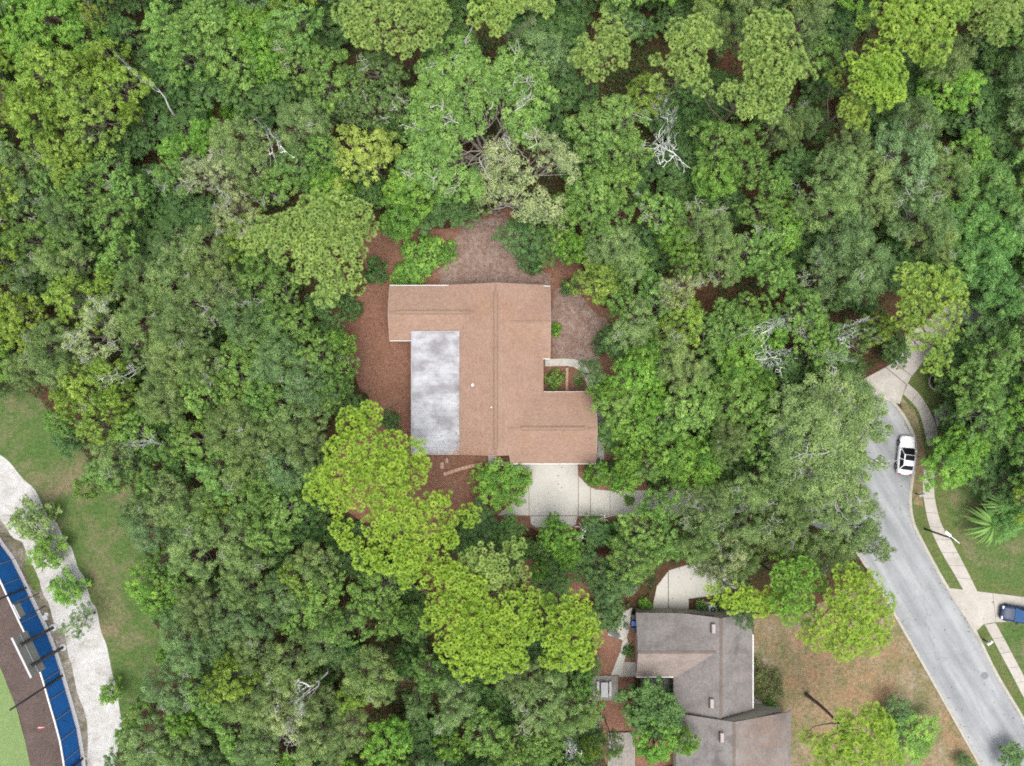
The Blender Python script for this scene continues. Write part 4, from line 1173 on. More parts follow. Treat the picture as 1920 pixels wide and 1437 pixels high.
def limbs(lobes, top, base_r, rng, fork=0.45, nprim=6, k=6, bare=0, pale_up=0.5, lean=(0, 0)):
    """Trunk, main limbs and branches reaching every lobe. Returns verts, quads."""
    lob = np.array(lobes); ctr = lob[:, :3].mean(0)
    fz = top*fork
    paths, rads = [], []
    bp, br_ = [], []
    f = np.array([lean[0]*0.5 + rng.normal(0, .12), lean[1]*0.5 + rng.normal(0, .12), fz])
    tp = curve_path(np.array([0, 0, -0.15]), f, 6, rng, 0.03); paths.append(tp)
    rr = np.linspace(base_r, base_r*0.72, 6); rr[0] *= 1.35; rads.append(rr)
    ang = np.arctan2(lob[:, 1]-f[1], lob[:, 0]-f[0]); order = np.argsort(ang)
    groups = np.array_split(order, min(nprim, len(order)))
    for g in groups:
        gc = lob[g][:, :3].mean(0); tgt = f + (gc-f)*np.array([.55, .55, .62])
        P = curve_path(f, tgt, k, rng, 0.10, 0.25); paths.append(P); rads.append(np.linspace(base_r*0.55, base_r*0.3, k))
        for i in g:
            s = P[rng.integers(k//2, k)]; e = lob[i, :3] + np.array([0, 0, 0.1*lob[i, 3]])
            Q = curve_path(s, e, k, rng, 0.09, 0.1); paths.append(Q); rads.append(np.linspace(base_r*0.26, base_r*0.07, k))
            for _ in range(3):
                w = Q[rng.integers(2, k)]; d = unit(1, rng)[0]; d[2] = abs(d[2])*0.6
                paths.append(curve_path(w, w + d*lob[i, 3]*rng.uniform(.7, 1.1), 4, rng, 0.12)); rads.append(np.linspace(base_r*0.09, base_r*0.025, 4))
            if bare and rng.random() < bare:
                e2 = e + np.array([0, 0, lob[i, 3]*.35]); side = e2 - f; side[2] = 0; side /= np.linalg.norm(side) + 1e-6
                back = e2 - side*lob[i, 3]*rng.uniform(.6, 1.4) + np.array([0, 0, rng.uniform(-.1, .4)])
                bp.append(curve_path(back, e2, 5, rng, .12)); br_.append(np.linspace(.06, .045, 5))
                for _ in range(3):
                    d = unit(1, rng)[0] + side*.7; d[2] = abs(d[2])*0.35 + 0.25; d /= np.linalg.norm(d)
                    tip = e2 + d*lob[i, 3]*rng.uniform(.8, 1.5); Z = curve_path(e2, tip, 5, rng, 0.18)
                    bp.append(Z); br_.append(np.linspace(.045, .022, 5))
                    for _ in range(2):
                        w = Z[rng.integers(1, 5)]; d2 = unit(1, rng)[0]; d2[2] = d2[2]*.3 + .15
                        bp.append(curve_path(w, w + d2*rng.uniform(.35, .9), 4, rng, 0.18)); br_.append(np.linspace(.03, .016, 4))
    bare_m = tube_np(bp, br_, 5) if bp else None
    return (*tube_np(paths, rads, 5), bare_m)

def dome_lobes(R, top, depth, rng, n=26, lr=(0.85, 1.45), irr=0.22, low=7, keep=1.0, sep=.64):
    """Lobes over an irregular dome: positions kept apart, edges lower than the middle."""
    ph = rng.uniform(0, 6.28, 4); out = []
    tries = 0
    while len(out) < n and tries < n*60:
        tries += 1
        th = rng.uniform(0, 6.283); rho = math.sqrt(rng.random())
        Rt = R*(1 + irr*math.sin(2*th+ph[0]) + irr*0.7*math.sin(3*th+ph[1]) + irr*0.5*math.sin(5*th+ph[2]))/(1+irr*.5)
        x, y = Rt*rho*math.cos(th)*.88, Rt*rho*math.sin(th)*.88
        r = rng.uniform(*lr)*(1.05 - .25*rho)
        if any((x-a)**2+(y-b)**2 < (sep*(r+q))**2 for a, b, _, q in out): continue
        z = top - r*.6 - depth*rho**2 - rng.uniform(0, 1.1)
        if rng.random() > keep: continue
        out.append((x, y, z, r))
    for _ in range(low):
        th = rng.uniform(0, 6.283); rho = rng.uniform(.45, 1.0)
        out.append((R*rho*math.cos(th)*.85, R*rho*math.sin(th)*.85, top-depth-rng.uniform(.8, 2.2), rng.uniform(*lr)*.85))
    return out

def pine_cloud(lobes, rng, sp=0.62, nb=28, ln=0.31):
    """Needle tufts over flattened lobes: each tuft an open bowl of needles round its bud."""
    Cs, Ns, Us, Ls, Ts = [], [], [], [], []
    pts = []
    for (x, y, z, r) in lobes:
        lt = rng.uniform(.38, .62)
        for shell, mul, k in ((1.0, .95, 16), (.58, 1.05, 8)):
            n = int(k*(r/sp)**2)+3; got = []
            for _ in range(n*8):
                d = unit(1, rng)[0]
                if d[2] < -0.15: continue
                p = np.array([x, y, z]) + d*np.array([r, r, r*0.62])*rng.uniform(.86, 1.05)*shell
                if any((p[0]-q[0])**2+(p[1]-q[1])**2+(1.0*(p[2]-q[2]))**2 < (sp*mul)**2 for q in got): continue
                got.append(p)
                ax = d*np.array([.75, .75, .4]) + np.array([0, 0, 1.0]) + rng.normal(0, .14, 3); ax /= np.linalg.norm(ax)
                pts.append((p, ax, lt))
                if len(got) > n: break
    for p, ax, lt in pts:
        a = np.cross(ax, [0.3, 0.9, 0.1]); a /= np.linalg.norm(a); b = np.cross(ax, a)
        s = rng.uniform(.8, 1.2)
        th = np.linspace(0, 2*np.pi, nb, endpoint=False) + rng.normal(0, .12, nb)
        el = rng.uniform(.15, .75, nb)
        d = (np.cos(th)[:, None]*a + np.sin(th)[:, None]*b)*np.cos(el)[:, None] + ax*np.sin(el)[:, None]
        L = ln*s*rng.uniform(.85, 1.15, nb)
        Cs.append(p + d*(L*.5 + .09)[:, None]); Us.append(d)
        nn = ax - d*np.sum(ax*d, 1)[:, None]; nn += rng.normal(0, .12, (nb, 3)); nn /= np.linalg.norm(nn, axis=1)[:, None]
        Ns.append(nn); Ls.append(L*.5)
        Ts.append(np.clip(lt + rng.normal(0, .13) + rng.normal(0, .07, nb), 0, 1))
    C = np.concatenate(Cs); L = np.concatenate(Ls)
    V, F = blades(C, np.concatenate(Ns), np.concatenate(Us), L, np.full(len(L), .045))
    return V, F, np.concatenate(Ts)

def pine_limbs(lobes, top, base_r, rng, lean):
    paths, rads = [], []
    tp = np.array([lean[0], lean[1], top-0.9]); P = curve_path(np.array([0, 0, -.15]), tp, 9, rng, 0.012, 0, .002)
    paths.append(P); rr = np.linspace(base_r, base_r*.35, 9); rr[0] *= 1.25; rads.append(rr)
    for (x, y, z, r) in lobes:
        zz = max(z - rng.uniform(.9, 2.2) - 0.2*math.hypot(x-lean[0], y-lean[1]), top*.5)
        t = min(1, (zz+.15)/(tp[2]+.15)); s = P[0]*(1-t) + tp*t
        Q = curve_path(s, np.array([x, y, z-.05]), 6, rng, 0.06, 0.1); paths.append(Q); rads.append(np.linspace(base_r*.33, base_r*.10, 6))
        for _ in range(5):
            w = Q[rng.integers(3, 6)]; d = unit(1, rng)[0]; d[2] = abs(d[2])*.6
            paths.append(curve_path(w, w + d*r*.85, 4, rng, .1)); rads.append(np.linspace(base_r*.10, base_r*.035, 4))
    return tube_np(paths, rads, 5)

def bare_tree(rng, hgt, spread, base_r, lean=(0, 0), gens=4):
    """Leafless, lichen-white tree: recursive forking branches."""
    paths, rads = [], []
    def grow(p, d, L, r, g):
        e = p + d*L; Q = curve_path(p, e, 5, rng, .12); paths.append(Q); rads.append(np.linspace(r, r*.6, 5))
        if g == 0: return
        for _ in range(3 if g > 1 else 4):
            nd = d*0.6 + unit(1, rng)[0]*np.array([spread, spread, spread*.55]); nd[2] += .1; nd /= np.linalg.norm(nd)
            grow(Q[rng.integers(2, 5)], nd, L*rng.uniform(.55, .8), max(r*.64, .045), g-1)
    d0 = np.array([lean[0], lean[1], hgt*.55]); L0 = np.linalg.norm(d0)
    grow(np.array([0., 0, -.1]), d0/L0, L0, base_r, gens)
    return tube_np(paths, rads, 4)

# ------------------------------------------------------------------ crown prototypes shared between trees
PROTO = {}
def make_proto(key, seed, fn):
    rng = np.random.default_rng(seed); PROTO.setdefault(key, []).append(fn(rng))

def oak_proto(R=4.6, top=10.0, depth=2.3, n=34, lr=(.85, 1.4), dens=1.0, leaf=.125, bare=0, keep=1.0, low=9, per=58, irr=.22, puff=(.3, .56), elong=.62, flat=.72, droop=0., base=.27, sep=.64):
    def fn(rng):
        lob = dome_lobes(R, top, depth, rng, n, lr, irr, low, keep, sep)
        V, F, T = leaf_cloud(lob, rng, dens, leaf, flat, elong, puff, per, droop)
        Vb, Fb, bm_ = limbs(lob, top, base, rng, bare=bare)
        return np_mesh('crown', V, F, M['leaf'], T), np_mesh('trunk', Vb, Fb, M['bark'], smooth=True), R, top, (np_mesh('bare_limbs', *bm_, M['deadwood'], smooth=True) if bm_ else None)
    return fn
for s in range(5): make_proto('oak', 100+s, oak_proto(bare=.03))
for s in range(3): make_proto('dense', 200+s, oak_proto(n=36, lr=(.9, 1.5), leaf=.13, per=54, irr=.15, puff=(.34, .6)))
for s in range(5): make_proto('airy', 300+s, oak_proto(n=30, lr=(.9, 1.5), leaf=.105, per=72, bare=.07, irr=.26, puff=(.36, .66), elong=.42, droop=.4))
for s in range(3): make_proto('mossy', 400+s, oak_proto(n=28, lr=(.8, 1.3), leaf=.12, per=56, bare=.28, irr=.3, puff=(.32, .6), elong=.36, droop=.8))
for s in range(3): make_proto('scraggly', 500+s, oak_proto(n=22, lr=(.7, 1.15), leaf=.13, per=46, bare=.16, irr=.3, puff=(.3, .5), low=5))
for s in range(3): make_proto('feather', 600+s, oak_proto(n=30, lr=(.9, 1.5), leaf=.24, per=34, irr=.22, puff=(.4, .75), elong=.24, droop=.9))
for s in range(3): make_proto('bush', 700+s, oak_proto(R=2.2, top=2.6, depth=1.0, n=20, lr=(.6, .95), leaf=.13, per=40, irr=.18, low=6, puff=(.26, .46), base=.1, sep=.42, dens=1.1))
for s in range(2): make_proto('young', 800+s, oak_proto(R=1.8, top=3.6, depth=.9, n=22, lr=(.5, .8), leaf=.10, per=60, irr=.10, low=6, puff=(.22, .4), base=.09, dens=2.0, sep=.38))

COLORS = {'o': (0.162, 0.283, 0.068), 'b': (0.154, 0.296, 0.049), 'g': (0.19, 0.274, 0.095), 'G': (0.285, 0.342, 0.157), 'd': (0.088, 0.172, 0.05), 'y': (0.211, 0.314, 0.055), 'Y': (0.252, 0.328, 0.067), 's': (0.16, 0.255, 0.099), 'l': (0.157, 0.314, 0.033), 'f': (0.15, 0.294, 0.081), 'c': (0.144, 0.239, 0.072)}
FAMILY = {'o': 'oak', 'b': 'dense', 'g': 'airy', 'G': 'mossy', 'd': 'dense', 'y': 'oak', 'Y': 'scraggly', 's': 'airy', 'l': 'bush', 'f': 'feather', 'c': 'scraggly'}
HEIGHT = {'o': 9.5, 'b': 8.5, 'g': 11, 'G': 11.5, 'd': 5.5, 'y': 10.5, 'Y': 9.5, 's': 10.5, 'l': 3.2, 'f': 9, 'c': 8.5}
LOOK = {'o': 'mid-green oak', 'b': 'bright green leafy tree', 'g': 'grey-green oak', 'G': 'pale mossy oak with bare twigs', 'd': 'low dark green tree', 'y': 'yellow-green oak',
        'Y': 'yellow-leaved tree', 's': 'sage-green oak', 'l': 'lime-green bush', 'f': 'feathery bright green tree', 'c': 'sparse green oak with showing limbs'}
NAMES = {'o': 'oak_tree', 'b': 'leafy_tree', 'g': 'grey_oak', 'G': 'mossy_oak', 'd': 'understory_tree', 'y': 'oak_tree', 'Y': 'yellow_tree', 's': 'grey_oak', 'l': 'bush', 'f': 'feathery_tree', 'c': 'oak_tree'}
LAND = [("the tan roof's upper left corner", 733, 536), ("the tan roof's upper right corner", 1031, 536), ('the tan garage roof', 1110, 800), ('the white patio roof', 775, 720),
        ('the entry court', 1085, 690), ("the tan house's driveway", 1060, 960), ('the grey roof', 1230, 1210), ("the grey house's driveway", 1265, 1095), ('the picnic table', 1132, 1289),
        ('the white car', 1692, 855), ('the street lamp', 1770, 1005), ('the blue SUV', 1900, 1150), ('the scoreboard', 60, 1225), ("the shell path's upper end", 10, 910),
        ('the lawn strip', 230, 1040), ('the white-twigged dead tree', 1262, 225), ('the top left corner', 0, 0), ('the top right corner', 1920, 0), ("the left edge's middle", 0, 600),
        ("the right edge's middle", 1920, 640), ('the bottom left treeline', 300, 1320), ('the big-leaved plants', 285, 410), ('the yellow-leaved tree', 690, 290),
        ('the pine by the patio roof', 690, 870), ('the ball-shaped pine', 1645, 140), ('the pine over the north driveway', 1745, 580), ('the bare soil clearing', 920, 470),
        ('the pale tarp', 570, 976), ('the forked-trunk oak', 880, 220), ('the pine above the white patio', 610, 450), ("the top edge's pine", 735, 40), ('the road bend', 1560, 900),
        ('the mulch gap', 1360, 545), ('the twin pines', 900, 1150), ('the bottom edge', 720, 1437)]
def where(px, py):
    d = sorted(((math.hypot(px-x, py-y), n, x, y) for n, x, y in LAND))
    D, n, x, y = d[0]
    if D < 14: D, n, x, y = d[1]
    dx, dy = px-x, py-y
    v = 'above' if dy < 0 else 'below'; hz = 'left' if dx < 0 else 'right'
    if abs(dx) < .45*abs(dy): s = v
    elif abs(dy) < .45*abs(dx): s = hz + ' of'
    else: s = ('up-' if dy < 0 else 'down-') + hz + ' of'
    return s, n, D
PENDING = []     # (object, look, px, py): labels are written when all are placed
ORD = ['', 'second ', 'third ', 'fourth ', 'fifth ', 'sixth ', 'seventh ', 'eighth ']

def place_tree(px, py, r, kind, hmul=1.0, fam=None, label=None, rot=None):
    rng = RNG
    fam = fam or FAMILY[kind]
    crown, trunk, R, top, bare_me = PROTO[fam][int(rng.integers(len(PROTO[fam])))]
    hgt = HEIGHT[kind]*hmul*rng.uniform(.9, 1.12)
    if kind not in 'ld': hgt *= (0.75 + 0.25*min(1.6, r/55))
    zc = hgt*.86
    p = at(px, py, zc); rm = r/S*(H-zc)/H
    s = rm/R*1.06
    o = empty(NAMES[kind], (p.x, p.y, 0), rng.uniform(0, 6.28) if rot is None else rot)
    o.scale = (s*rng.uniform(.93, 1.08), s*rng.uniform(.93, 1.08), hgt/top)
    t = link('trunk', trunk, o); c = link('crown', crown, o)
    if bare_me is not None: link('bare_limbs', bare_me, o)['kind'] = 'stuff'
    col = np.array(COLORS[kind])*rng.uniform(.88, 1.14)*np.array([rng.uniform(.95, 1.06), 1, rng.uniform(.92, 1.1)])
    c.color = (*col, 1); t.color = (1, 1, 1, 1)
    o['category'] = 'bush' if kind == 'l' else 'tree'
    sz = 'small ' if r < 36 else ('broad ' if r > 58 else '')
    if label: o['label'] = label
    else: PENDING.append((o, sz + LOOK[kind], px, py))
    o['group'] = 'trees of the wood'
    return o

# crown centre x, y, radius (photograph pixels), kind
TREES = """
18 22 42 b;90 22 50 b;35 72 48 b;163 20 24 Y;148 60 46 b;190 90 34 y;218 50 36 d;75 130 66 y;118 120 40 y;150 212 66 y;38 205 46 y;205 152 50 y;236 205 22 y;98 285 50 y;60 262 40 y
300 48 50 o;378 36 56 o;438 38 50 b;340 82 58 o;420 98 56 o;472 84 44 b;325 125 46 d;285 110 40 d;385 150 46 d;455 160 46 d;290 160 34 d
330 282 44 b;318 325 40 o;378 246 34 b;432 255 56 g;392 318 58 G;450 310 46 g;20 300 42 s;112 312 36 y;85 338 44 o;162 272 36 c;192 312 40 o;226 348 40 o;140 348 44 o;30 348 40 s;218 268 40 d;255 262 30 d
545 36 54 o;552 96 50 o;496 44 40 b;500 112 30 b;515 162 46 d;608 46 44 d;605 130 52 o;660 165 46 c;705 120 52 c;735 175 56 c;690 205 44 c;650 205 36 c
555 222 52 g;600 280 40 o;540 310 50 o;500 345 42 o;612 350 40 b;760 350 48 b;795 392 42 d;838 368 48 d;745 402 42 b;868 388 36 d;690 350 36 d;640 320 34 d;720 235 34 d;780 235 40 d
1000 42 56 d;1060 62 46 d;1045 150 46 d;1018 92 56 s;985 110 40 d;1080 20 36 d;1165 26 40 c;1335 42 46 g;1388 40 40 g;1215 168 40 y;1250 175 34 c
1145 232 68 o;1118 272 44 o;1170 280 46 o;1365 258 54 o;1352 322 48 b;1308 246 34 d;1282 296 44 d;1146 342 46 o;1190 350 34 d;1410 300 42 o;1230 300 36 d
1525 38 48 g;1545 88 40 o;1590 86 30 c;1800 95 44 g;1800 155 56 b;1852 178 54 d;1895 72 42 d;1890 140 48 d;1902 225 48 d;1850 240 40 d;1740 212 46 s;1722 288 66 s;1690 250 36 s;1482 232 42 g;1512 214 36 s
1606 272 46 g;1590 322 54 g;1655 342 48 g;1780 312 52 g;1832 290 44 b;1868 335 48 f;1460 340 36 o;1500 300 36 d;1545 160 34 d;1540 230 30 d;1905 300 40 d
30 402 40 c;100 400 40 s;40 445 48 o;150 388 36 o;200 392 44 o;112 445 40 o;212 482 44 o;322 432 40 d;310 478 40 s;196 525 30 y;102 492 46 g;25 512 36 s;238 515 36 s;120 560 54 y;34 602 50 y;70 642 46 g;160 622 58 G
95 690 46 g;30 690 38 g;245 592 50 g;306 512 56 g;352 562 58 g;320 622 52 g;372 462 46 g;440 442 46 y;432 402 50 G;402 528 46 g;440 590 54 s;462 642 50 o;432 685 46 o;300 662 46 g;240 662 40 c;312 705 52 g;362 692 44 g;142 722 50 y;192 705 40 y;470 530 40 o;270 560 34 d;60 540 34 d
516 545 46 o;492 590 46 o;545 604 40 o;520 680 54 s;582 662 50 o;634 642 28 b;638 692 28 o;610 722 36 o;570 735 46 s;485 740 48 o;512 632 40 s;480 480 36 o
1062 392 42 o;980 442 46 d;1042 452 44 d;1076 462 32 b;1112 366 48 o;1145 412 56 o;1160 468 54 g;1124 530 44 y;1180 500 40 o;1246 392 46 o;1278 440 40 b;1332 420 54 g;1362 482 46 g;1302 490 36 o;1278 542 38 G;1238 562 48 o;1286 592 42 y;1195 610 48 g
1150 634 26 d;1172 648 38 d;1282 680 56 g;1228 662 44 b;1335 622 46 o;1384 606 46 o;1405 648 46 b;1392 702 42 b;1425 582 36 o;1200 702 50 b;1112 700 28 s;1424 462 48 o;1440 392 40 o;1210 440 36 d;1165 560 34 o
1476 424 46 b;1462 512 40 o;1566 376 54 g;1642 388 50 g;1600 442 58 s;1642 498 58 s;1562 504 48 s;1752 402 58 s;1762 442 48 g;1695 370 42 s;1832 412 50 f;1884 444 48 f;1862 492 48 f;1812 505 42 f;1896 542 42 f;1512 582 48 o;1535 625 40 o;1905 385 40 f;1690 470 36 d
1620 628 42 c;1560 650 46 o;1520 685 34 d;1662 614 30 y;1862 622 56 d;1905 600 44 d;1846 662 36 d;1882 682 52 o;1850 720 44 o;1905 740 46 d;1470 690 38 d;1455 620 36 b
130 764 46 y;172 792 48 y;205 746 36 y;240 802 40 o;262 776 32 o;282 746 48 g;362 742 46 o;352 832 50 o;420 802 54 g;432 742 40 o;292 842 36 o;196 856 42 g;190 890 42 o;152 915 26 o;252 884 40 c;272 905 36 o;332 872 40 d;402 892 54 o;446 872 48 g
302 952 48 g;352 972 46 g;242 962 38 s;272 1005 44 s;384 962 40 y;422 1012 50 g;342 1042 50 g;292 1055 38 o;442 1062 46 g;462 942 46 o;100 790 30 o
502 762 50 o;540 792 54 g;562 832 44 g;512 882 50 s;526 962 44 o;478 830 44 g;602 752 38 o;655 762 26 d;520 1002 40 d;572 1005 30 d;586 1064 44 g;490 1010 42 o;470 900 42 o;500 925 40 o
1168 762 46 o;1130 732 28 b;1222 752 40 b;1300 762 58 o;1388 752 58 o;1252 802 36 o;1272 852 52 b;1192 802 40 b;1332 862 46 b;1182 862 34 b;1312 892 42 b;1380 832 40 g;1425 800 44 o;1440 740 40 b;1340 800 40 d
1120 893 26 b;1152 904 22 b;1252 950 42 o;1222 1008 50 o;1262 1018 44 o;1332 962 50 g;1322 1015 48 g;1390 1012 58 g;1422 922 50 g;1372 1056 44 G;1180 905 26 b;1455 860 40 o;1215 880 34 o
1050 1012 36 b;1012 1035 28 d;1037 980 15 b;1062 1042 28 b;1010 1078 17 b;1140 1092 46 d;1190 1062 46 o;1160 1104 32 s;1180 1030 40 d
1472 932 54 g;1472 1002 48 g;1600 1000 56 g;1642 1022 42 g;1552 1042 48 g;1505 1040 42 b;1796 872 54 b .8;1825 832 40 b;1862 782 60 o;1905 842 48 d;1858 742 38 d;1905 975 34 f .6;1852 800 32 d;1905 905 44 d;1510 960 40 g
270 1112 44 b;330 1092 40 o;362 1152 48 g;442 1112 46 g;422 1165 46 s;342 1222 56 s;302 1302 46 s;422 1292 54 y;382 1322 48 o;462 1232 48 g;332 1362 36 b;262 1402 48 g;322 1422 46 g;432 1384 48 o;472 1332 50 g;235 1385 28 b;400 1230 36 d;250 1350 30 o
552 1092 40 y;520 1122 46 s;592 1122 48 o;642 1182 54 o;702 1122 48 o;732 1172 40 o;602 1202 48 g;532 1262 50 g;520 1342 64 G;572 1332 44 g;690 1282 54 g;660 1312 40 y;642 1392 48 g;722 1402 48 b;800 1272 34 o;852 1332 48 s;882 1282 34 d;922 1302 38 d;912 1392 46 o;842 1412 28 b;582 1402 46 g;472 1422 48 g;770 1180 34 o;760 1250 30 d;550 1170 36 o;480 1175 40 s;780 1330 26 s;690 1070 34 d
1012 1332 56 g;1062 1352 48 g;982 1292 40 g;1090 1292 28 o;1022 1402 46 o;960 1420 40 o;1112 1415 18 y;1222 1342 54 d;1235 1402 44 b;1290 1402 24 b;1152 1412 22 g;1402 1165 22 s;1332 1058 34 g;1374 1070 36 g;1712 1385 50 b .42;1690 1345 30 d .55;1902 1424 26 d .4;1815 1434 16 d .3;1110 1340 30 o;1050 1255 26 g;1400 1060 36 g
"""
for line in TREES.strip().split('\n'):
    for it in line.split(';'):
        a = it.split()
        if len(a) >= 4: place_tree(float(a[0]), float(a[1]), float(a[2]), a[3], float(a[4]) if len(a) > 4 else 1.0)

# more trees beyond the frame's edges and low trees closing the gaps of the wood
USED = [tuple(float(v) for v in it.split()[:3]) for line in TREES.strip().split('\n') for it in line.split(';') if len(it.split()) >= 4]
BIG = [(735,40,95),(930,25,60),(1125,100,60),(1295,95,65),(1455,110,85),(1645,140,60),(1690,45,65),(1750,70,50),(1865,40,55),(1745,590,80),(610,450,115),(690,870,120),(760,1000,100),(890,1150,120),(1070,1180,70),(1580,1150,90),(1490,1110,60),(890,220,130),(690,300,60),(1000,300,70),(970,370,70),(1565,840,110),(1600,1400,80),(1380,1120,50)]
CLEAR = [[(590,590),(690,530),(680,440),(860,410),(905,385),(970,395),(1000,500),(1100,490),(1110,560),(1150,600),(1130,650),(1110,720),(1140,830),(1180,850),(1175,915),(1230,915),(1230,980),(1090,990),(1080,1000),(990,1000),(930,975),(860,990),(800,1000),(700,780),(690,640)],
         [(-200,720),(60,730),(120,840),(240,930),(270,1060),(290,1200),(260,1340),(200,1440),(200,1600),(-200,1600)],
         [(1185,1140),(1240,1060),(1400,1050),(1640,1060),(1690,900),(1500,735),(1545,705),(1620,720),(1700,650),(1800,545),(1870,550),(1760,690),(1800,860),(1960,960),(2100,1000),(2100,1600),(1130,1600),(1105,1340),(1100,1200)]]
GAPS = [(240,115,40),(285,190,30),(255,250,26),(270,290,24),(620,80,34),(620,230,26),(930,85,28),(1195,125,40),(1060,215,28),(1130,330,24),(1230,330,30),(1350,345,30),(1340,545,34),(1425,540,26),(1500,695,34),(1370,850,30),(1430,820,24),(700,1190,30),(770,1190,26),(750,1320,46),(705,1355,26),(695,1420,26),(830,1400,24),(560,1190,24),(580,1300,20),(1545,120,30),(1560,220,34),(1530,290,36),(1400,345,20),(640,1110,26),(1215,880,30),(590,905,20),(890,1270,26),(1100,1030,22),(985,1080,30),(1620,240,16),(250,380,26),(1675,905,70),(1690,960,50),(650,590,48),(680,640,42),(690,700,42),(700,745,40),(1655,702,52),(1692,742,42),(1738,722,50),(1745,780,55),(1765,760,40),(1735,830,40)]
def free(px, py, slack):
    for x, y, r in USED + BIG:
        if math.hypot(px-x, py-y) < r*slack: return False
    for x, y, r in GAPS:
        if math.hypot(px-x, py-y) < r: return False
    q = np.array([[px, py]], float)
    return not any(inside(q, np.array(c, float))[0] for c in CLEAR)
fr = np.random.default_rng(5)
for gy in range(-10, 1470, 26):
    for gx in range(-10, 1950, 26):
        px, py = gx + fr.uniform(-10, 10), gy + fr.uniform(-10, 10)
        if free(px, py, 1.02):
            place_tree(px, py, fr.uniform(28, 42), 'd', .75)
            USED.append((px, py, 40))
for k in range(0, 2000, 90):
    for (px, py) in ((k, -52), (-52, k*.75), (1972, k*.75), (k, 1490)):
        q = np.array([[px, py]], float)
        if any(inside(q, np.array(c, float))[0] for c in CLEAR): continue
        if py > 1437 and (px < 230 or px > 1130): continue
        place_tree(px, py, fr.uniform(44, 58), 'obgsy'[int(fr.integers(5))])

# trees given lobe by lobe (photograph pixels), each a crown of its own
def custom_oak(name, label, lobes_px, base_px, top, kind, seed, leaf=.125, elong=.62, per=56, bare=.2, base_r=.3, puff=(.3, .56), droop=0., jit=0.9, fork=.4, dens=1.0):
    rng = np.random.default_rng(seed); b = at(*base_px)
    cx = sum(l[0] for l in lobes_px)/len(lobes_px); cy = sum(l[1] for l in lobes_px)/len(lobes_px)
    Rm = max(math.hypot(l[0]-cx, l[1]-cy) for l in lobes_px) + 1
    lob = []
    for (x, y, r) in lobes_px:
        q = math.hypot(x-cx, y-cy)/Rm; z = top - 2.2*q*q - rng.uniform(.3, jit+.3)
        rm = r/S*(H-z)/H; k = max(1, int((rm/1.15)**2*2.2))
        p = at(x, y, z) - b
        for i in range(k):
            if k == 1: lob.append((p.x, p.y, z, rm)); continue
            a = 2.4*i + rng.uniform(0, 1); rr = rm*.85*math.sqrt((i+.5)/k)
            lob.append((p.x+rr*math.cos(a), p.y+rr*math.sin(a), z - rng.uniform(0, .6) - .25*rr, rng.uniform(.8, 1.25)))
    o = tag(empty(name, b), label, 'tree')
    V, F, T = leaf_cloud(lob, rng, dens, leaf, .72, elong, puff, per, droop)
    c = link('crown', np_mesh('crown', V, F, M['leaf'], T), o); c.color = (*COLORS[kind], 1)
    ctr = np.array(lob)[:, :2].mean(0)
    Vb, Fb, bm_ = limbs(lob, top, base_r, rng, fork=fork, bare=bare, lean=(ctr[0]*.25, ctr[1]*.25))
    if bm_: link('bare_limbs', np_mesh('bare_limbs', *bm_, M['deadwood'], smooth=True), o)['kind'] = 'stuff'
    link('trunk', np_mesh('trunk', Vb, Fb, M['bark'], smooth=True), o)
    return o
custom_oak('oak_tree', 'huge mid-green oak whose forked grey trunk shows above the pale mossy crowns', [(850,105,45),(805,140,40),(880,130,40),(935,125,45),(985,130,40),(820,190,45),(865,175,40),(1000,170,35),(950,175,40),(845,250,45),(800,270,40),(880,215,35),(830,310,45),(780,305,35),(975,205,35),(1005,225,32),(790,215,35),(870,350,30),(815,350,30),(985,255,28)], (917,318), 11.5, 'o', 11, bare=.06, base_r=.45, fork=.30)
custom_oak('mossy_oak', 'pale mossy oak with upper crowns over the clearing, below the forked-trunk oak', [(945,280,32),(960,310,26),(1040,285,36),(1065,305,24),(1015,265,22)], (975,360), 11.5, 'G', 12, leaf=.12, elong=.36, per=48, bare=.15, droop=.7)
custom_oak('mossy_oak', 'pale mossy oak at the head of the bare soil clearing', [(930,340,38),(910,365,26),(955,355,26),(1010,385,36),(1035,395,24),(990,400,24),(985,330,24)], (930,400), 10.5, 'G', 13, leaf=.12, elong=.36, per=48, bare=.15, droop=.7)
custom_oak('yellow_tree', 'two-pronged yellow-leaved tree up-left of the tan house', [(655,255,22),(670,285,24),(660,305,20),(675,330,18),(640,300,14),(705,265,20),(725,255,18),(730,280,20),(715,300,22),(705,320,16),(640,340,16)], (715,330), 10, 'Y', 14, bare=.05)
custom_oak('oak_tree', 'huge dusky grey-green oak spreading over the cul-de-sac beside the white car', [(1500,760,40),(1550,735,42),(1605,735,40),(1640,765,34),(1480,810,38),(1530,790,42),(1585,790,42),(1625,800,36),(1500,855,40),(1560,845,45),(1610,850,36),(1490,905,38),(1545,900,45),(1600,900,42),(1560,945,42),(1610,945,36),(1520,950,34),(1650,870,14)], (1525,825), 11.5, 'g', 15, leaf=.115, elong=.42, per=70, bare=.06, base_r=.42, puff=(.36, .66), droop=.4)
custom_oak('oak_tree', 'dark round oak against the grey house, right of the plank decks', [(1190,1320,28),(1225,1310,30),(1250,1330,26),(1205,1350,30),(1240,1360,30),(1265,1345,16)], (1205,1320), 8, 'd', 16, bare=0)
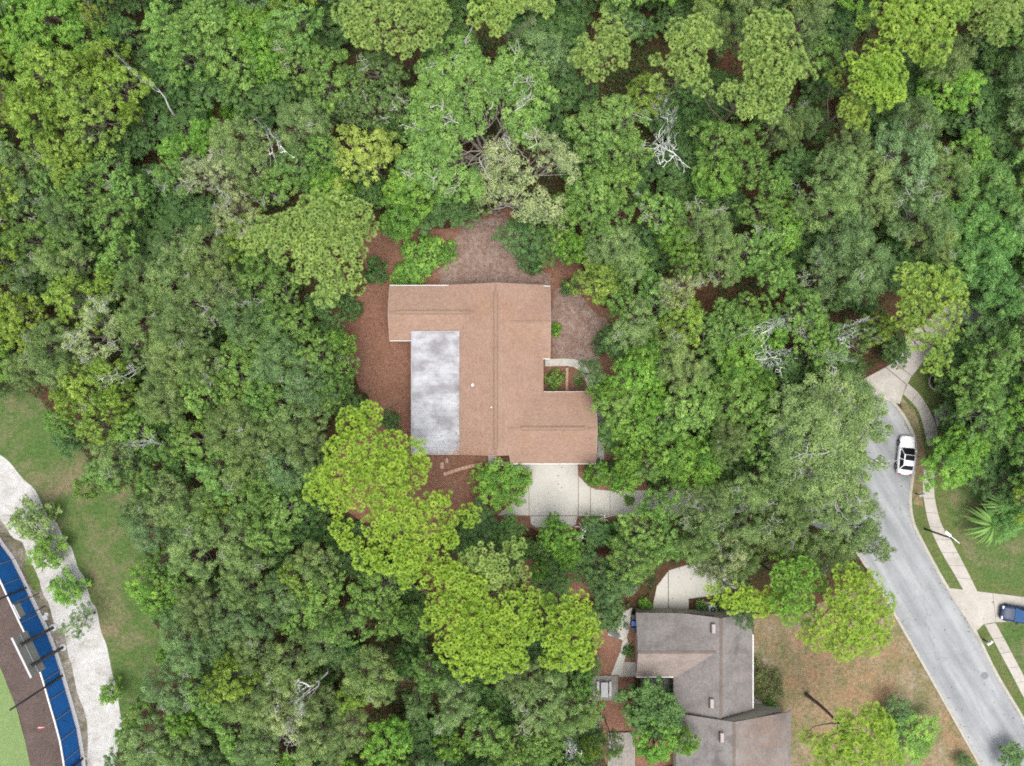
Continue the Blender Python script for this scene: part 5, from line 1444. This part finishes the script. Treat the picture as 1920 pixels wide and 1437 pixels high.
custom_oak('leafy_tree', 'round bright green shrub-like tree overhanging the tan driveway', [(988,898,13),(972,936,13),(955,944,13),(985,918,12),(902,900,12),(905,925,12),(912,890,18),(935,885,20),(958,885,18),(978,892,14),(912,912,20),(935,908,22),(958,905,20),(980,908,12),(918,932,18),(940,930,20),(962,925,14),(932,948,12)], (946,906), 4.0, 'b', 17, bare=0, base_r=.14, leaf=.12, jit=.4, per=60)

def pine(label, lobes_px, top, seed, base_px=None, col=(.215, .262, .030), tuft=.56, name='pine_tree', drop=2.4):
    rng = np.random.default_rng(seed)
    w = sum(l[2]**2 for l in lobes_px); cx = sum(l[0]*l[2]**2 for l in lobes_px)/w; cy = sum(l[1]*l[2]**2 for l in lobes_px)/w
    b = Vector((*at(*base_px)[:2], 0)) if base_px else Vector((at(cx, cy, top*.92).x, at(cx, cy, top*.92).y, 0))
    Rm = max(math.hypot(l[0]-cx, l[1]-cy) for l in lobes_px) + 1
    lob = []
    for (x, y, r) in lobes_px:
        q = math.hypot(x-cx, y-cy)/Rm; z = top - drop*q*q - rng.uniform(.2, .9)
        rm = r/S*(H-z)/H*.95; p = at(x, y, z) - b
        k = 1 if rm < 1.7 else 3
        if k == 1: lob.append((p.x, p.y, z, rm))
        else:
            a0 = rng.uniform(0, 6.28)
            for i in range(k): lob.append((p.x+rm*.5*math.cos(a0+2.09*i), p.y+rm*.5*math.sin(a0+2.09*i), z-rng.uniform(0, .7), rm*.62))
    o = tag(empty(name, b), label, 'tree', 'pine trees')
    V, F, T = pine_cloud(lob, rng, tuft)
    c = link('crown', np_mesh('crown', V, F, M['needle'], T), o); c.color = (*col, 1)
    ctr = at(cx, cy, top) - b
    Vb, Fb = pine_limbs(lob, top, .24, rng, (ctr.x, ctr.y))
    link('trunk', np_mesh('trunk', Vb, Fb, M['pbark'], smooth=True), o)
    return o
BR = (.222, .338, .037); DL = (.214, .306, .076); GP = (.15, .29, .04)
pine('big bright pine covering the lower left corner of the patio roof', [(660,795,30),(692,778,24),(640,845,32),(690,835,34),(735,838,32),(778,842,22),(600,900,26),(632,890,34),(680,880,38),(730,885,38),(775,890,26),(592,925,22),(630,935,28),(670,925,30),(790,870,16),(715,935,26),(750,925,24)], 15, 21, col=BR)
pine('bright pine just below the patio-corner pine, reaching towards the driveway', [(735,960,30),(775,965,28),(812,945,22),(833,935,14),(880,966,21),(705,985,26),(745,1000,32),(795,1005,30),(835,1010,22),(690,1045,28),(725,1050,28),(765,1045,28),(800,1040,20),(640,990,22),(655,1015,18),(840,975,16)], 14.5, 22, col=BR)
pine('largest bright pine at bottom centre, left of a smaller round one', [(800,1080,24),(775,1066,18),(832,1064,22),(760,1088,14),(850,1090,34),(885,1120,36),(830,1135,30),(810,1160,22),(870,1165,38),(920,1165,36),(960,1140,34),(990,1120,22),(850,1210,34),(900,1215,36),(945,1210,34),(985,1180,28),(870,1250,26),(920,1250,28),(965,1235,26),(1000,1160,16)], 15, 23, col=BR)
pine('small-crowned pine with a lone tuft, above the largest bottom-centre pine', [(905,1045,28),(930,1060,24),(880,1055,22),(965,1026,19),(900,1080,22),(975,1075,18),(945,1095,20),(920,1085,20)], 14, 24, col=DL)
pine('round bright pine at bottom centre, left of the pale side path', [(1080,1135,28),(1055,1160,28),(1095,1170,26),(1040,1195,24),(1075,1200,28),(1110,1195,18),(1055,1230,28),(1090,1230,26),(1028,1128,12),(1035,1150,12),(1030,1235,16)], 14.5, 25, base_px=(1040,1095), col=BR)
pine('broad bright pine between the grey house yard and the road', [(1590,1080,26),(1625,1095,26),(1650,1130,26),(1570,1120,24),(1610,1135,30),(1560,1160,26),(1600,1175,32),(1645,1165,26),(1540,1195,26),(1580,1210,30),(1625,1200,28),(1512,1190,14),(1655,1195,14)], 14, 26, col=BR)
pine('greener pine with split crown, left of the broad roadside pine', [(1470,1085,28),(1505,1070,26),(1495,1120,28),(1460,1130,22),(1530,1090,20),(1515,1150,22),(1480,1155,18)], 13, 27, col=GP)
pine('narrow pine overhanging the corner of the grey roof', [(1345,1112,22),(1378,1115,22),(1402,1125,22),(1372,1135,14),(1425,1140,18),(1440,1120,18)], 12.5, 28, col=BR)
pine('bright pine at the bottom edge whose bare trunk crosses the sandy yard', [(1580,1345,16),(1635,1340,22),(1655,1360,20),(1600,1370,26),(1565,1395,26),(1610,1405,30),(1650,1395,26),(1580,1430,26),(1630,1435,28),(1535,1395,16),(1510,1380,12),(1675,1420,20),(1540,1425,18)], 14.5, 29, base_px=(1512,1303), col=BR)
pine('big dull-green pine up-left of the tan house', [(590,395,34),(635,390,32),(670,405,30),(690,430,18),(560,420,34),(610,430,36),(650,445,30),(520,430,28),(490,430,26),(475,455,22),(530,465,28),(580,465,32),(620,475,28),(665,475,20),(610,505,24),(570,500,20),(655,515,24),(625,535,24),(665,535,18),(610,555,22),(565,520,14)], 14.5, 30, base_px=(640,560), col=DL)
pine('large pine at the top edge, left of the forked-trunk oak', [(650,25,26),(690,15,26),(670,55,26),(710,45,22),(745,20,26),(775,25,26),(805,15,24),(825,35,22),(790,65,28),(815,60,20),(685,75,18),(745,80,22),(760,95,14),(700,80,14),(735,-15,30),(785,-15,30)], 15, 31, col=DL)
pine('pine cut by the top edge, right of the large top-edge pine', [(905,15,24),(935,30,26),(955,10,24),(930,52,16),(945,-15,30),(980,-5,18),(1022,12,18),(890,40,12)], 15, 32, col=(.235,.335,.075))
pine('forked pine up-left of the white-twigged dead tree, over red undergrowth', [(1140,55,26),(1155,80,24),(1165,98,16),(1100,105,24),(1085,110,18),(1120,130,22),(1160,120,12),(1095,76,9),(1128,90,18),(1105,145,12)], 14, 33, col=DL)
pine('pale pine right above the white-twigged dead tree', [(1310,55,26),(1325,70,22),(1275,60,24),(1300,95,26),(1265,80,16),(1265,120,22),(1300,130,26),(1230,112,10),(1335,75,16),(1285,150,14)], 14.5, 34, col=DL)
pine('tall pale pine with long crown in the upper right quarter', [(1425,50,28),(1460,45,26),(1430,85,32),(1475,85,28),(1450,120,34),(1490,125,26),(1420,130,28),(1520,135,16),(1460,155,28),(1430,160,26),(1400,110,16),(1405,85,14)], 15.5, 35, col=DL)
pine('low-lobed pine below the tall pale pine in the upper right quarter', [(1395,180,22),(1370,165,16),(1420,195,24),(1445,210,20),(1355,180,14),(1400,205,18),(1455,185,20),(1320,165,16),(1230,155,14)], 13.5, 36, col=DL)
pine('ball-shaped bright pine in the upper right quarter', [(1640,105,26),(1665,115,26),(1625,135,26),(1650,140,30),(1675,145,24),(1610,150,20),(1640,165,28),(1670,172,26),(1655,190,18),(1682,178,14),(1595,115,14)], 15, 37, col=(.225,.35,.045))
pine('ragged pine lobes hanging below the ball-shaped pine', [(1590,195,16),(1605,210,18),(1580,210,12),(1620,205,12),(1600,225,14),(1622,232,8),(1565,145,16)], 12.5, 38, col=(.22,.30,.05))
pine('long pine touching the top edge, above the ball-shaped pine', [(1660,15,24),(1690,20,26),(1680,50,26),(1715,45,26),(1660,50,18),(1700,75,24),(1670,78,18),(1735,20,24),(1620,40,12),(1700,-15,28)], 15, 39, col=(.225,.335,.05))
pine('wide pine at the top edge, third from the top right corner', [(1745,55,24),(1770,60,22),(1725,90,22),(1760,85,24),(1740,105,20),(1775,20,24),(1800,15,22),(1760,110,14),(1780,-10,26)], 14.5, 40, col=(.225,.335,.055))
pine('olive pine with bare grey boughs in the top right corner', [(1845,15,26),(1880,20,26),(1865,50,24),(1895,40,18),(1835,50,18),(1905,10,20),(1870,72,14),(1860,-15,28)], 14, 41, col=(.20,.285,.07))
pine('open-crowned pine spreading over the north driveway', [(1700,515,20),(1730,518,22),(1760,522,22),(1785,520,18),(1792,545,20),(1712,545,22),(1745,550,24),(1772,562,24),(1797,572,16),(1718,578,22),(1750,590,22),(1782,600,18),(1735,615,22),(1765,630,20),(1790,622,14),(1745,652,20),(1770,662,16),(1712,612,18),(1695,562,16),(1745,686,18),(1690,592,16),(1765,690,12),(1715,645,14)], 14, 42, col=(.215,.315,.055), tuft=.66)
pine('small sapling pine by the mulch edge, left of the round shrub tree', [(862,975,8),(875,965,12),(890,960,12),(870,985,9)], 4.5, 43, col=BR) if False else None

# young street trees on the shell path
for (x, y, r, kd, fam, lb) in ((45,980,38,'g','young','sparse grey-green young tree at the upper end of the shell path'), (78,1040,32,'b','young','round green young tree on the shell path, second from its upper end'),
                      (115,1108,32,'b','young','round green young tree on the shell path, level with the small sign'), (141,1170,36,'s','scraggly','thin see-through young tree on the shell path above the scoreboard'),
                      (197,1307,19,'b','young','smallest green young tree on the shell path, near its lower end')):
    o = place_tree(x, y, r, kd, .48, fam, lb); o['group'] = 'young trees on the shell path'

# shrubs and bushes of the yards and the wood floor
SHRUBS = [(345,178,44,'l',3.4,'round lime-green bush in the upper left wood'), (374,206,19,'l',1.8,'small vivid green bush at the foot of the round lime bush'), (425,206,20,'l',1.8,'small vivid green bush right of the round lime bush'),
          (790,478,46,'b',2.6,'leafy green shrub bordering the bare soil above the tan roof'), (760,520,30,'b',2.2,'leafy shrub touching the upper left eave of the tan roof'), (835,470,24,'b',2.0,'small bright shrub at the left rim of the bare soil'),
          (702,505,25,'d',2.0,'dark shrub in the red mulch under the pine above the patio'), (650,575,24,'d',2.0,'dark shrub between that pine and the upper left mulch'),
          (1070,537,19,'d',2.2,'round dark clipped shrub right of the upper right roof corner'), (1043,617,13,'l',1.2,'small lime shrub against the right-hand house wall'),
          (1042,712,20,'o',2.0,'green bush inside the entry court'), (1085,716,10,'o',.8,'little shrub right of the court brick edging'), (1134,640,24,'d',2.0,'dark bush at the right rim of the side soil'),
          (730,790,20,'d',1.4,'dark low bush left of the patio roof'), (1000,480,30,'d',2.8,'dark green bush at the right rim of the bare soil'), (1110,885,14,'d',1.4,'small shrub at the driveway corner of the garage'),
          (1317,1137,11,'o',1.0,'small bush left of the air conditioner'), (1350,1137,14,'o',1.3,'bush right of the air conditioner'), (1212,1135,13,'b',1.2,'bright bush where the driveway meets the grey house'),
          (1446,1324,13,'b',1.0,'small green shrubs in the white trough'), (1180,1225,12,'d',1.0,'low shrub at the left wall of the grey house'),
          (880,990,24,'d',1.6,'dark undergrowth bush below the red mulch by the driveway'), (915,1006,24,'d',1.0,'dark bush left of the driveway foot'), (1120,1000,26,'b',1.4,'green bush right of the driveway foot'), (1155,995,24,'d',1.5,'dark bush along the driveway, right of the green one'),
          (985,1030,22,'o',1.6,'mid-green bush below the driveway foot'), (650,1000,24,'d',1.6,'dark bush beneath the second bright pine'), (1500,715,18,'d',1.3,'dark bush at the cul-de-sac kerb'), (1240,905,22,'d',1.4,'dark bush by the driveway under the trees'), (1180,940,10,'b',1.0,'small sprig overhanging the driveway slabs'),
          (1150,880,18,'d',1.2,'dark bush beside the garage walk'), (300,1235,16,'b',1.4,'bright bush at the lower end of the lawn strip'), (830,1290,20,'d',1.6,'dark bush under the largest bottom-centre pine'), (815,1240,14,'b',1.2,'small round bush in bare mulch left of the bottom-centre pine')]
for (x, y, r, kd, hh, lb) in SHRUBS:
    hk = HEIGHT[kd]
    fam = 'bush'
    o = place_tree(x, y, r, kd, hh/hk/1.0, fam, lb)
    o.name = 'bush'; o['category'] = 'bush'; o['group'] = 'bushes'
    o.scale.z = hh/2.6

hp = np.array([(1417,1240),(1436,1243),(1462,1262),(1474,1285),(1466,1308),(1417,1312)], float); hr = np.random.default_rng(77); hb = at(1445,1278); hl_ = []
while len(hl_) < 70:
    q = np.array([[hr.uniform(1415,1476), hr.uniform(1240,1312)]])
    if inside(q, hp)[0]:
        w = at(q[0,0], q[0,1], .7) - hb; hl_.append((w.x, w.y, hr.uniform(.45,.7), hr.uniform(.35,.5)))
hd = tag(empty('hedge', hb), 'low olive hedge bed against the right wall of the grey house', 'hedge')
V, F, T = leaf_cloud(hl_, hr, 1.6, .09, .8, .6, (.2,.34), 40)
c_ = link('foliage', np_mesh('foliage', V, F, M['leaf'], T), hd); c_.color = (.12, .145, .05, 1)
V, F = tube_np([curve_path(np.array([l[0], l[1], -.05]), np.array([l[0]+.1, l[1], l[2]]), 4, hr, .05) for l in hl_], [np.linspace(.03, .01, 4)]*len(hl_), 4)
o_ = link('stems', np_mesh('stems', V, F, M['bark']), hd); o_['kind'] = 'stuff'

# leafless lichen-white trees
def dead(px, py, r, hgt, seed, label, base=None, br=.11, gens=4, brown=False):
    rng = np.random.default_rng(seed)
    if hgt > 7: hgt += 3.8; br = .2
    elif hgt > 2: br = max(br, .15)
    c = at(px, py, hgt*.85); b = at(*base) if base else Vector((c.x, c.y, 0))
    V, F = bare_tree(rng, hgt, 1.0, br, (c.x-b.x, c.y-b.y), gens)
    rm = r/S*(H-hgt*.85)/H
    ext = np.percentile(np.hypot(V[:, 0]-(c.x-b.x), V[:, 1]-(c.y-b.y)), 92)
    wgt = np.clip((V[:, 2]/hgt - .2)/.4, 0, 1); f = 1 + (rm/ext - 1)*wgt; tt = np.clip(V[:, 2]/(hgt*.85), 0, 1)
    V[:, 0] = (c.x-b.x)*tt + (V[:, 0]-(c.x-b.x)*tt)*f; V[:, 1] = (c.y-b.y)*tt + (V[:, 1]-(c.y-b.y)*tt)*f
    o = tag(empty('dead_tree', b), label, 'dead tree', 'leafless white-twigged trees')
    tr = np.zeros(len(F), bool); tr[:16] = True
    if tr.any(): link('trunk', np_mesh('trunk', V, F[tr], M['lichen'], smooth=True), o)
    link('branches', np_mesh('branches', V, F[~tr], M['lichen'], smooth=True), o)['kind'] = 'stuff'
    return o
dead(1266,212,24,11,51,'white-twigged dead tree over brown undergrowth in the upper right')
dead(1255,262,20,9,52,'lower ring of white dead branches below the white-twigged tree')
dead(1450,665,30,10,53,'white leafless crown right of the entry court, among green oaks')
dead(1482,592,24,10.5,54,'white leafless crown above the cul-de-sac woods')
dead(1600,615,26,10.5,55,'grey leafless crown left of the north driveway pine')
dead(1580,665,18,9.5,56,'small grey leafless crown above the cul-de-sac kerb')
dead(1150,1082,24,3.0,57,'grey uprooted dead stump left of the grey house driveway', gens=4, br=.16)
dead(1108,1002,14,5,58,'thin white snag below the tan driveway', gens=3)
dead(848,1412,15,4,59,'white fallen bough near the bottom edge', gens=3)
dead(1072,1412,22,8.5,60,'white mossy dead crown at the bottom edge, left of the lower deck')
dead(262,140,10,9,61,'thin white snag standing in the upper left clearing', gens=3)
dead(490,232,20,11.6,62,'white bare boughs above the pale mossy oak, upper left', gens=3)
dead(185,705,20,11,63,'white bare twigs over yellow-green oaks by the lawn strip', gens=3)
dead(270,840,20,9.6,65,'white curved bare bough over the treeline by the lawn strip', gens=3)
dead(1140,830,12,.9,66,'pale fallen branch on the mulch beside the garage', gens=3, br=.07)
dead(1500,335,20,4,67,'grey fallen limb in the gap of the upper right wood', gens=3, br=.14)
dead(540,1345,30,12,68,'white bare boughs over the pale mossy oak at the bottom', gens=4)

# low palm beside the garage and big-leaved plants in the wood
def fronds(name, px, py, n, L, w, hgt, col, label, cat, seed, arch=.5, seg=5):
    rng = np.random.default_rng(seed); o = tag(empty(name, at(px, py, hgt)), label, cat); o.location.z = 0
    MB().tube([(0,0,0),(0,0,hgt)], [.16,.13], 8).build('stem', M['pbark'], o)
    for i in range(n):
        a = 2.4*i + rng.uniform(0, .4); el = rng.uniform(.2, .9); vs = []; fs = []
        for s in range(seg+1):
            t = s/seg; rr = L*t*math.cos(el*.7); z = hgt + L*t*math.sin(el) - arch*L*t*t
            ww = w*math.sin(math.pi*(.08+.9*t))
            for sd in (-1, 0, 1):
                vs.append((rr*math.cos(a)-sd*ww*math.sin(a), rr*math.sin(a)+sd*ww*math.cos(a), max(.05, z - (.35*ww if sd else 0))))
        for s in range(seg):
            for k in range(2): fs.append((s*3+k, (s+1)*3+k, (s+1)*3+k+1, s*3+k+1))
        me = np_mesh('leaf', vs, fs, M['leaf'], np.full(len(fs), rng.uniform(.3, .8)), smooth=True)
        f = link('leaf', me, o); f.color = (*col, 1)
    return o
fronds('sago_palm', 1123, 872, 16, 1.0, .10, .5, (.025, .06, .02), 'dark spiky palm at the lower right corner of the garage', 'palm', 71)
for i, (x, y) in enumerate(((250,408),(262,420),(272,404),(286,398),(300,392),(312,402),(322,395),(268,432))):
    fronds('big_leaved_plant', x, y, 4, 1.0, .33, .9, (.055, .20, .028), ['bright big-leaved plant, '+w+' of the row in the left wood' for w in ('leftmost','second from left','third from left','fourth from left','fifth from left','sixth from left','rightmost','lowest')][i], 'plant', 80+i, arch=.35)['group'] = 'big-leaved plants'
fronds('palm', 1862, 985, 44, 2.9, .15, 2.6, (.17, .30, .075), 'arching pale green palm clump on the right-hand lawn, lower one', 'palm', 94, arch=.75, seg=7)
fronds('palm', 1888, 948, 40, 2.7, .15, 3.0, (.16, .29, .075), 'arching pale green palm clump on the right-hand lawn, upper one', 'palm', 95, arch=.75, seg=7)
fronds('palm', 160, 445, 18, 1.7, .12, 2.8, (.10, .19, .04), 'feathery light green palm in the left wood', 'palm', 90)

# ------------------------------------------------------------------ undergrowth, uncountable: low plants over the wood floor
POLYS['nogrow'] = [np.array([tuple(at(*p)[:2]) for p in [(1600,700),(1700,660),(1760,690),(1790,860),(2200,900),(2200,1600),(1400,1600),(1400,1140),(1630,1075),(1560,980)]]), np.array([tuple(at(*p)[:2]) for p in [(1130,1270),(1150,1140),(1215,1130),(1235,1060),(1400,1035),(1400,1150),(1190,1150),(1190,1280)]]), np.array([tuple(at(*p)[:2]) for p in [(-300,730),(60,735),(130,840),(240,940),(280,1150),(230,1400),(230,1600),(-300,1600)]])]
def scatter(name, n, region, avoid, zmax, leaf, col, label, seed, clump=.5, red=0.0):
    rng = np.random.default_rng(seed)
    P = np.stack([rng.uniform(region[0], region[1], n), rng.uniform(region[2], region[3], n)], 1)
    f = np.sin(P[:, 0]*.31+1.1)*np.cos(P[:, 1]*.27+.4) + np.sin(P[:, 0]*.83+P[:, 1]*.55) * .6 + np.sin(P[:, 0]*1.9-P[:, 1]*1.3)*.35
    P = P[f > rng.uniform(-1.6, .5, len(P))*clump*2 - .3]
    for k in avoid:
        for poly in POLYS.get(k, []): P = P[~inside(P, poly)]
    n = len(P); z = rng.uniform(.04, zmax, n)**1.0
    C = np.concatenate([P, z[:, None]], 1)
    nn = rng.normal(0, .4, (n, 3)); nn[:, 2] = 1; nn /= np.linalg.norm(nn, axis=1)[:, None]
    L = rng.uniform(.6, 1.4, n)*leaf
    V, F = blades(C, nn, unit(n, rng), L, L*.5)
    cl = .5 + .35*np.sin(P[:, 0]*.9+2)*np.cos(P[:, 1]*.8) + rng.normal(0, .15, n)
    o = link(name, np_mesh(name, V, F, M['leaf'], np.clip(cl, 0, 1))); o.color = (*col, 1)
    return tag(o, label, 'undergrowth', kind='stuff')
GROUNDS = ('mulch_yard', 'dry_yard', 'litter_yard', 'lawn_strip', 'shell_path', 'verge', 'warning_track', 'ball_field', 'right_lawn', 'road', 'paving', 'house', 'nogrow')
scatter('undergrowth', 170000, (-66, 66, -50, 52), GROUNDS, .9, .19, (.040, .085, .022), 'low green plants covering the floor of the wood', 31, .22)
scatter('bracken', 26000, (-66, 66, 5, 52), GROUNDS, .5, .17, (.105, .075, .022), 'rusty green bracken on the upper wood floor', 32, .6)
sheet('fern_bed', [(870,975),(990,990),(1010,998),(1090,992),(1160,985),(1200,1010),(1150,1040),(1000,1050),(880,1010)], M['litter'], 0.014, .3, 22)
SUB = [('mulch_yard', 5000, .05, .10, (.12, .05, .028), 'fallen twigs and leaves on the red mulch', 41)]
for nm, cnt, zm, lf, col, lb, sd_ in SUB:
    rng = np.random.default_rng(sd_)
    poly = POLYS['mulch_yard'][0]; lo, hi = poly.min(0), poly.max(0)
    P = np.stack([rng.uniform(lo[0], hi[0], cnt), rng.uniform(lo[1], hi[1], cnt)], 1); P = P[inside(P, poly)]
    for k in ('house', 'paving'):
        for q in POLYS[k]: P = P[~inside(P, q)]
    n = len(P); C = np.concatenate([P, rng.uniform(.02, zm, n)[:, None]], 1)
    nn = rng.normal(0, .3, (n, 3)); nn[:, 2] = 1; nn /= np.linalg.norm(nn, axis=1)[:, None]
    L = rng.uniform(.5, 1.3, n)*lf; V, F = blades(C, nn, unit(n, rng), L, L*.45)
    o = link('leaf_litter', np_mesh('leaf_litter', V, F, M['leaf'], rng.uniform(0, 1, n))); o.color = (*col, 1); tag(o, lb, 'litter', kind='stuff')

def drift(name, label, n, pts_z, col, lf, seed, el=.3):
    rng = np.random.default_rng(seed); C = np.array(pts_z); n = len(C)
    nn = rng.normal(0, .18, (n, 3)); nn[:, 2] = 1; nn /= np.linalg.norm(nn, axis=1)[:, None]
    L = rng.uniform(.5, 1.4, n)*lf; V, F = blades(C, nn, unit(n, rng), L, L*el)
    o = link(name, np_mesh(name, V, F, M['leaf'], rng.uniform(0, 1, n))); o.color = (*col, 1)
    return tag(o, label, 'litter', kind='stuff')
dr = np.random.default_rng(9); P_ = []
for _ in range(420):                                     # pine straw on the patio roof, thickest at its lower end
    u = dr.random(); v = dr.random()**3.2
    x = pa.x + (pb.x-pa.x)*(.1+.9*u); y = pa.y + (pb.y-pa.y)*v*.9
    if dr.random() < .25: x = pb.x - abs(dr.normal(0, .25))
    P_.append((x, y, zl + (zh-zl)*(x-pa.x)/(pb.x-pa.x) + .05))
drift('roof_litter', 'rusty pine straw lying on the white patio roof', 0, P_, (.26, .16, .11), .075, 91)
P_ = []
for _ in range(900):                                    # needles on the left slope of the tan roof and along its valleys
    x = at(dr.uniform(864, 926), 0, 3.5).x; y = at(0, 852 - 230*dr.random()**2.2, 3.5).y
    z = zr_main - abs(x - at(930, 0, 2.7).x)*.333 + .035
    if abs(y) < 8.1: P_.append((x, y, z))
drift('roof_litter', 'fallen needles on the lower left slope of the tan roof', 0, P_, (.30, .16, .09), .07, 92)
P_ = []
for poly in POLYS['paving']:
    lo, hi = poly.min(0), poly.max(0); k = int((hi[0]-lo[0])*(hi[1]-lo[1])*1.1)
    Q = np.stack([dr.uniform(lo[0], hi[0], k), dr.uniform(lo[1], hi[1], k)], 1)
    Q = Q[inside(Q, poly)]; e = np.sin(Q[:, 0]*1.3)*np.cos(Q[:, 1]*1.1) + .4*np.sin(Q[:, 0]*3.1+Q[:, 1]*2.3)
    P_ += [(q[0], q[1], .062) for q, ee in zip(Q, e) if ee > dr.uniform(-.3, 1.2)]
rp = POLYS['road'][0]; lo, hi = rp.min(0), rp.max(0)
Q = np.stack([dr.uniform(lo[0], hi[0], 6000), dr.uniform(lo[1], hi[1], 6000)], 1); Q = Q[inside(Q, rp)]
edge = np.min(np.stack([np.hypot(Q[:, 0]-p[0], Q[:, 1]-p[1]) for p in wobble(rp, .5, 0)]), 0)
P_ += [(q[0], q[1], .03) for q, e in zip(Q, edge) if e < abs(dr.normal(0, .45)) or dr.random() < .03]
drift('fallen_leaves', 'brown leaves fallen on drives, paths and along the road kerbs', 0, P_, (.16, .105, .055), .10, 93, .5)

# ------------------------------------------------------------------ labels of the wood's trees
groups_ = {}
for o, look, px, py in PENDING:
    s, n, D = where(px, py)
    groups_.setdefault((look, s, n), []).append((D, o))
for (look, s, n), L in groups_.items():
    L.sort(key=lambda t: t[0])
    for i, (D, o) in enumerate(L):
        o['label'] = f'{look} {s} {n}' if len(L) == 1 else f'{look} {s} {n}, ' + ('closest' if i == 0 else ORD[min(i, 7)].strip() + ' closest')
